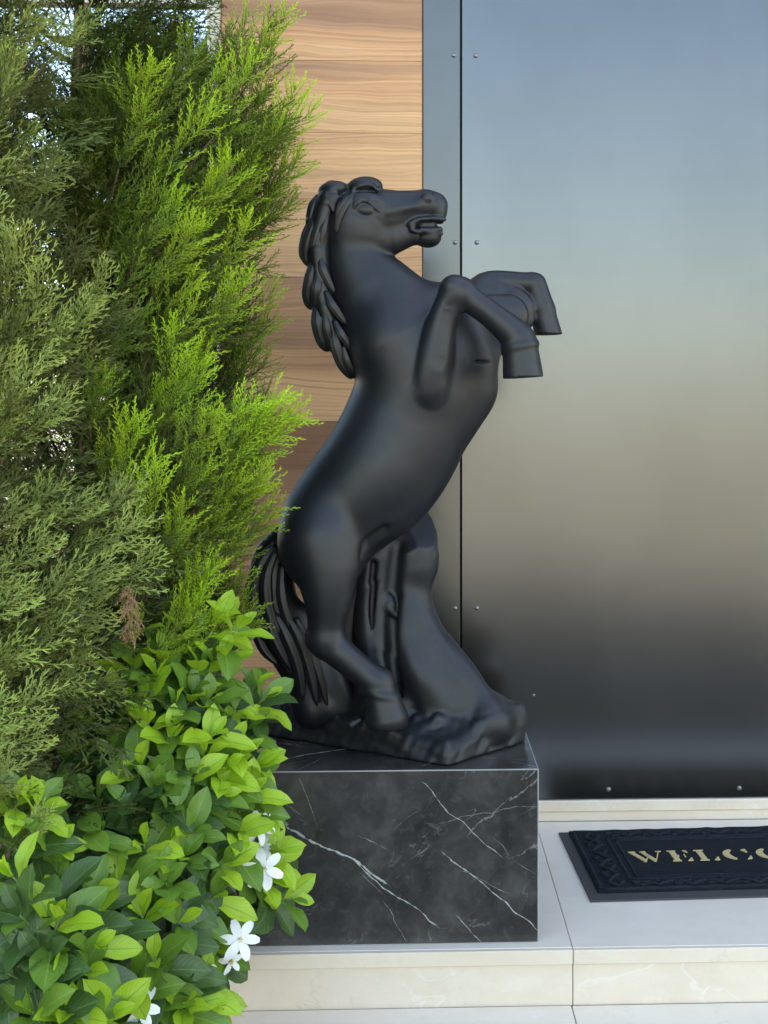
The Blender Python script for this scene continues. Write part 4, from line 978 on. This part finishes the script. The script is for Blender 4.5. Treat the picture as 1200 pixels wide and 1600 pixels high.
# ------------------------------------------------------------------ gardenias
M['leaf_old'] = m_leaf("gardenia_leaf", (.042, .098, .024), (.078, .155, .034), (.17, .27, .075), .34, .18, .5)
M['leaf_mid'] = m_leaf("gardenia_leaf_mid", (.11, .225, .030), (.18, .32, .038), (.28, .42, .07), .36, .25, .5)
M['leaf_new'] = m_leaf("gardenia_leaf_young", (.34, .56, .035), (.47, .66, .05), (.15, .32, .03), .38, .34, .55)
M['twig_green'] = m_plain("green_shoot", (.20, .26, .08), .6); M['petal'] = m_plain("white_petal", (.80, .80, .77), .5); M['petal_y'] = m_plain("fading_petal", (.78, .72, .42), .5)
M['stamen'] = m_plain("yellow_stamen", (.72, .52, .10), .6)
def leaf_mesh(name, mat, wid, fold, bend, twist, seed):
    g_ = np.random.default_rng(seed); nt_ = 7; xs_ = (-1, -.52, 0, .52, 1); v = []; uv = []
    for i in range(nt_ + 1):
        t = i / nt_; w_ = wid * ((math.sin(math.pi * t ** 1.18) ** .78) if 0 < t < 1 else 0) + (.012 if i == 0 else .003)
        for x in xs_:
            px = x * w_; wave = .022 * math.sin(t * 15 + x * 2 + seed) * abs(x)
            z = fold * abs(px) ** 1.2 * 1.1 - bend * t * t + wave; a = twist * t
            v.append((px * math.cos(a) - z * math.sin(a) * .3, t * (1 - .25 * bend * t), z + px * math.sin(a))); uv.append((x * .5 + .5, t))
    f = [(i * 5 + j, i * 5 + j + 1, (i + 1) * 5 + j + 1, (i + 1) * 5 + j) for i in range(nt_) for j in range(4)]
    f = [q for q in f]
    me = mesh(name, v, f, mat, True); ul = me.uv_layers.new(name="UVMap")
    for lp in me.loops: ul.data[lp.index].uv = uv[lp.vertex_index]
    return me, np.array(v), np.array(f), np.array(uv)
LEAF = {k: [leaf_mesh("leaf", M[m_], g_w, fo, be, tw, 10 * i + j) for j, (g_w, fo, be, tw) in enumerate(((.235, .40, .12, .0), (.25, .28, .25, .2), (.22, .5, .05, -.15), (.24, .32, .38, .1), (.23, .6, .18, -.25)))]
        for i, (k, m_) in enumerate((("old", 'leaf_old'), ("mid", 'leaf_mid'), ("new", 'leaf_new')))}
PET = {}
for k, m_ in (("w", 'petal'), ("y", 'petal_y')):
    v = []
    for i in range(6):
        t = i / 5; w_ = .30 * math.sin(math.pi * min(.93, .12 + .80 * t)) ** .8 * (.55 + .5 * t)
        for x in (-1, 0, 1): v.append((x * w_ + .10 * t * t, t, .10 * t - .22 * t * t + .10 * abs(x) * w_ + .10 * x * t))
    PET[k] = mesh("petal", v, [(i * 3 + j, i * 3 + j + 1, (i + 1) * 3 + j + 1, (i + 1) * 3 + j) for i in range(5) for j in range(2)], M[m_], True)

def basis(P_, d, z, L):
    d = d / np.linalg.norm(d); z = z - (z @ d) * d; z /= np.linalg.norm(z) + 1e-9; x = np.cross(d, z)
    m = Matrix.Identity(4)
    for i in range(3): m[i][0] = x[i] * L; m[i][1] = d[i] * L; m[i][2] = z[i] * L; m[i][3] = P_[i]
    return m
class FoliageMB:
    def __init__(s): s.v = []; s.f = []; s.uv = []; s.mi = []; s.n = 0
def gardenia(label, base, roots, shoots, flowers, fill, seed, cap=295):
    g_ = np.random.default_rng(seed); t_ = thing("gardenia", base, label, "shrub"); st = MB(); leaves = []
    for (u, v, Y, lean, tow, young, nodes) in shoots:
        tip = U(u, v, Y); ax = np.array([math.sin(R(lean)), -tow, math.cos(R(lean))]); ax /= np.linalg.norm(ax)
        rt = np.array(min(roots, key=lambda r_: np.linalg.norm(np.array(r_) - tip))); mid = tip - ax * .16; q = rt + (mid - rt) * .5 + np.array([0, 0, .03])
        C_ = spline([rt, q, mid, tip - ax * .07, tip], 22); st.tube(C_, np.linspace(.0055, .0016, 22), 6)
        dist = 0.0; az = g_.uniform(0, 6.28); seglen = np.linalg.norm(C_[1:] - C_[:-1], axis=1)
        for nd in range(nodes):
            # walk back from the tip
            k = 21; s_ = dist
            while k > 1 and s_ > seglen[k - 1]: s_ -= seglen[k - 1]; k -= 1
            P_ = C_[k] + (C_[k - 1] - C_[k]) * (s_ / seglen[k - 1]); a_ = C_[k] - C_[k - 1]; a_ /= np.linalg.norm(a_)
            e1 = np.cross(a_, np.array([.3, .9, .2])); e1 /= np.linalg.norm(e1); e2 = np.cross(a_, e1)
            m_ = 2 if nd == 0 else (3 if g_.random() < .45 else 2)
            for j in range(m_):
                th_ = az + j * 2 * math.pi / m_ + g_.normal(0, .25); rad = math.cos(th_) * e1 + math.sin(th_) * e2
                an = R((22, 44, 62, 72, 80, 85)[min(nd, 5)] + g_.normal(0, 9)); d = a_ * math.cos(an) + rad * math.sin(an) + np.array([0, 0, -.05 * nd])
                L = (.070, .110, .138, .146, .138, .125)[min(nd, 5)] * g_.uniform(.8, 1.15)
                y_ = young * (1, .85, .45, .15, 0, 0)[min(nd, 5)]
                kind = "new" if y_ > g_.uniform(.34, .75) else ("mid" if y_ > .3 or g_.random() < .15 else "old")
                leaves.append((P_ + rad * .003, d, a_ + np.array([0, -.25, .35]), L, kind))
            az += math.pi / 2 + g_.normal(0, .3); dist += .022 + .015 * min(nd, 4) * g_.uniform(.7, 1.3)
    for (u, v, Y, ru, rv, ry, n) in fill:
        for i in range(n):
            q = g_.normal(0, 1, 3); q /= np.linalg.norm(q); q *= g_.random() ** .4
            P_ = U(u + ru * q[0], v + rv * q[1], Y + ry * q[2]); d = np.array([g_.normal(0, 1), g_.normal(-.4, .7), g_.normal(.15, .6)])
            leaves.append((P_, d, np.array([g_.normal(0, .4), -.6, 1.0]), g_.uniform(.085, .135), "old" if g_.random() < .78 else "mid"))
    st.build("stems", M['twig_green'], t_, True)
    # the leaves that show largest are single parts, the rest one mass
    leaves.sort(key=lambda l_: l_[0][1] - (.25 if l_[4] == "new" else 0) - l_[3])
    fb = FoliageMB()
    for i, (P_, d, z, L, kind) in enumerate(leaves):
        me, V_, F_, UV_ = LEAF[kind][g_.integers(5)]; Mx = basis(P_, d, z, L)
        if i < cap: place("leaf", me, t_, Mx)
        else:
            A_ = np.array(Mx); fb.v.append(V_ @ A_[:3, :3].T + A_[:3, 3]); fb.f.append(F_ + fb.n); fb.n += len(V_); fb.uv.append(UV_); fb.mi.append(np.full(len(F_), ("old", "mid", "new").index(kind)))
    if fb.v:
        o = obj("foliage", np.concatenate(fb.v), np.concatenate(fb.f), M['leaf_old'], t_, True); o["kind"] = "stuff"; me = o.data
        me.materials.append(M['leaf_mid']); me.materials.append(M['leaf_new']); me.polygons.foreach_set("material_index", np.concatenate(fb.mi).astype(np.int32))
        ul = me.uv_layers.new(name="UVMap"); li = np.zeros(len(me.loops), np.int32); me.loops.foreach_get("vertex_index", li); ul.data.foreach_set("uv", np.concatenate(fb.uv)[li].astype(np.float32).ravel())
    for (u, v, Y, fx, fz, size, k, n) in flowers:
        P_ = U(u, v, Y); nrm = np.array([fx, -1, fz]); nrm /= np.linalg.norm(nrm)
        fm = MB(); fm.tube([P_ - nrm * .03, P_ - nrm * .012, P_], [.0025, .003, .0055], 8)
        fl = bpy.data.objects.new("flower", mesh("flower", np.array(fm.v) - P_, fm.f, M[{'w': 'petal', 'y': 'petal_y'}[k]], True)); COL.objects.link(fl); fl.parent = t_; fl.location = Vector(P_ - base)
        e1 = np.cross(nrm, np.array([0, 0, 1.])); e1 /= np.linalg.norm(e1); e2 = np.cross(e1, nrm); a0 = g_.uniform(0, 1)
        for j in range(n):
            a_ = a0 + 2 * math.pi * j / n + g_.normal(0, .07); d = math.cos(a_) * e1 + math.sin(a_) * e2 + nrm * g_.uniform(-.05, .25)
            place("petal", PET[k], fl, basis(P_ + nrm * .0008 * j, d, nrm, size * g_.uniform(.92, 1.08)))
        sm = MB()
        for j in range(6):
            a_ = j * 1.047; q = P_ + (math.cos(a_) * e1 + math.sin(a_) * e2) * .0035; sm.tube([q + nrm * .002, q + nrm * .008 + (q - P_) * .8], [.0016, .0008], 5)
        sm.tube([P_, P_ + nrm * .012], [.0022, .0016], 6); sm.build("stamen", M['stamen'], fl, True)
    return t_
RT = [(-.70, 3.30, -.07), (-.78, 3.22, -.07), (-.66, 3.12, -.07), (-.86, 3.32, -.07)]
# u, v, distance, lean, towards viewer, youth, nodes
sh_main = [(205, 1040, 3.2, -4, .2, .9, 5), (258, 1022, 3.2, 8, .2, .7, 5), (312, 1040, 3.22, 16, .2, .7, 5), (345, 1030, 3.25, 24, .2, .8, 5), (325, 1095, 3.18, 24, .3, .5, 5), (272, 1105, 3.12, 10, .3, .6, 5), (200, 1115, 3.12, -10, .3, .5, 5), (368, 1110, 3.22, 30, .3, .6, 5), (165, 1140, 3.1, -20, .3, .6, 5), (226, 1090, 3.12, 0, .3, .7, 5), (385, 1140, 3.25, 34, .3, .5, 4), (150, 1100, 3.15, -24, .3, .4, 4), (212, 985, 3.20, 4, .15, 1, 5), (290, 992, 3.25, -14, .2, .9, 2), (345, 965, 3.25, 34, .2, 1, 4), (372, 982, 3.27, 40, .2, .9, 3), (415, 1095, 3.33, 52, .25, .5, 4), (395, 1075, 3.30, 10, .2, .5, 4), (180, 1085, 3.15, -8, .3, 1, 4), (245, 1055, 3.15, 10, .3, .6, 5),
           (232, 1130, 3.08, 6, .4, 1, 4), (268, 1150, 3.08, 18, .5, 1, 4), (300, 1085, 3.18, 24, .3, .6, 5), (330, 1150, 3.12, 30, .4, .9, 4), (362, 1165, 3.18, 30, .4, 1, 4), (405, 1195, 3.22, 56, .3, 1, 4), (380, 1180, 3.2, 20, .3, 1, 3), (175, 1180, 3.05, -16, .4, .4, 5), (130, 1190, 3.1, -30, .4, .4, 5),
           (250, 1230, 3.0, 8, .6, .5, 5), (205, 1255, 2.98, -8, .6, .3, 5), (300, 1215, 3.05, 26, .5, .5, 5), (340, 1245, 3.08, 40, .5, .8, 4), (415, 1262, 3.2, 62, .4, .9, 4), (390, 1240, 3.15, 30, .4, .9, 4), (300, 1300, 2.98, 26, .6, .5, 5), (225, 1320, 2.92, 4, .8, .9, 4), (160, 1300, 2.95, -14, .7, .3, 5),
           (375, 1300, 3.1, 40, .6, 1, 4), (430, 1330, 3.2, 66, .4, 1, 4), (455, 1405, 3.25, 80, .4, .6, 4), (420, 1370, 3.18, 70, .5, 1, 3), (350, 1350, 3.02, 50, .6, .6, 5), (335, 1400, 3.0, 44, .8, .7, 5), (260, 1380, 2.88, 16, .9, .4, 5), (280, 1440, 2.85, 30, .9, .5, 5), (335, 1480, 3.05, 64, .7, .8, 4), (350, 1490, 3.1, 90, .6, .4, 3),
           (220, 1430, 2.82, -6, .9, .6, 5), (180, 1375, 2.85, -14, .9, .5, 5), (312, 1545, 2.9, 50, .8, 1, 4), (328, 1562, 2.95, 80, .6, 1, 2), (290, 1570, 2.82, 40, .9, 1, 4), (240, 1500, 2.78, 10, 1, .5, 5), (200, 1540, 2.74, -6, 1, .7, 5), (285, 1520, 2.85, 40, .9, .3, 5), (265, 1270, 3.0, 14, .6, .4, 5), (320, 1180, 3.12, 14, .5, .8, 4), (215, 1200, 3.02, 0, .6, .5, 5),
           (350, 1205, 3.12, 34, .5, .9, 4), (285, 1340, 2.95, 24, .7, .6, 5), (145, 1240, 3.0, -22, .6, .4, 5), (100, 1235, 3.08, -30, .5, .4, 4)]
fl_main = [(413, 1357, 3.10, .18, .12, .050, 'w', 6), (375, 1468, 2.98, .25, .35, .048, 'w', 6), (403, 1292, 3.16, .5, .2, .042, 'w', 6), (408, 1325, 3.18, .3, .6, .036, 'w', 6), (316, 1535, 2.90, .4, .5, .042, 'y', 5), (218, 1575, 2.72, .3, .3, .046, 'w', 6), (193, 1165, 3.10, .0, .5, .022, 'w', 5), (360, 1502, 3.0, .6, .1, .03, 'w', 5)]
gardenia("glossy gardenia bush with white flowers in front of the plinth's left corner", (-.70, 3.25, -.07), RT, sh_main, fl_main,
         [(250, 1130, 3.32, 100, 80, .07, 22), (220, 1230, 3.25, 140, 110, .10, 80), (290, 1400, 3.12, 90, 120, .08, 22), (180, 1440, 3.02, 130, 120, .12, 85), (150, 1560, 2.95, 130, 60, .12, 80)], 31)
RT2 = [(-.92, 2.78, -.07), (-1.02, 2.86, -.07), (-.84, 2.70, -.07)]
sh_low = [(90, 1440, 2.60, 18, .5, 1, 3), (60, 1500, 2.58, -20, .7, .2, 5), (130, 1520, 2.60, 40, .7, .6, 5), (150, 1480, 2.62, 56, .5, .8, 4), (30, 1430, 2.60, -30, .6, .2, 5), (20, 1370, 2.64, -30, .5, .6, 4), (30, 1250, 2.75, 30, .4, .9, 4), (60, 1260, 2.78, 46, .4, .8, 4), (85, 1320, 2.78, 60, .5, .6, 4), (20, 1310, 2.72, 20, .5, .4, 5), (110, 1580, 2.55, 20, .9, 1, 4),
          (50, 1580, 2.52, -10, .9, .4, 5), (170, 1590, 2.60, 40, .9, 1, 4), (10, 1520, 2.55, -40, .7, .2, 5), (140, 1400, 2.75, 44, .5, .5, 4), (90, 1380, 2.76, 10, .6, .4, 5)]
gardenia("gardenia bush with large dark leaves filling the lower left corner", (-.92, 2.78, -.07), RT2, sh_low, [(66, 1405, 2.70, .2, .3, .024, 'w', 5), (88, 1402, 2.72, .3, .4, .02, 'w', 5)],
         [(60, 1330, 2.9, 110, 70, .08, 70), (60, 1500, 2.72, 120, 90, .08, 90)], 47)
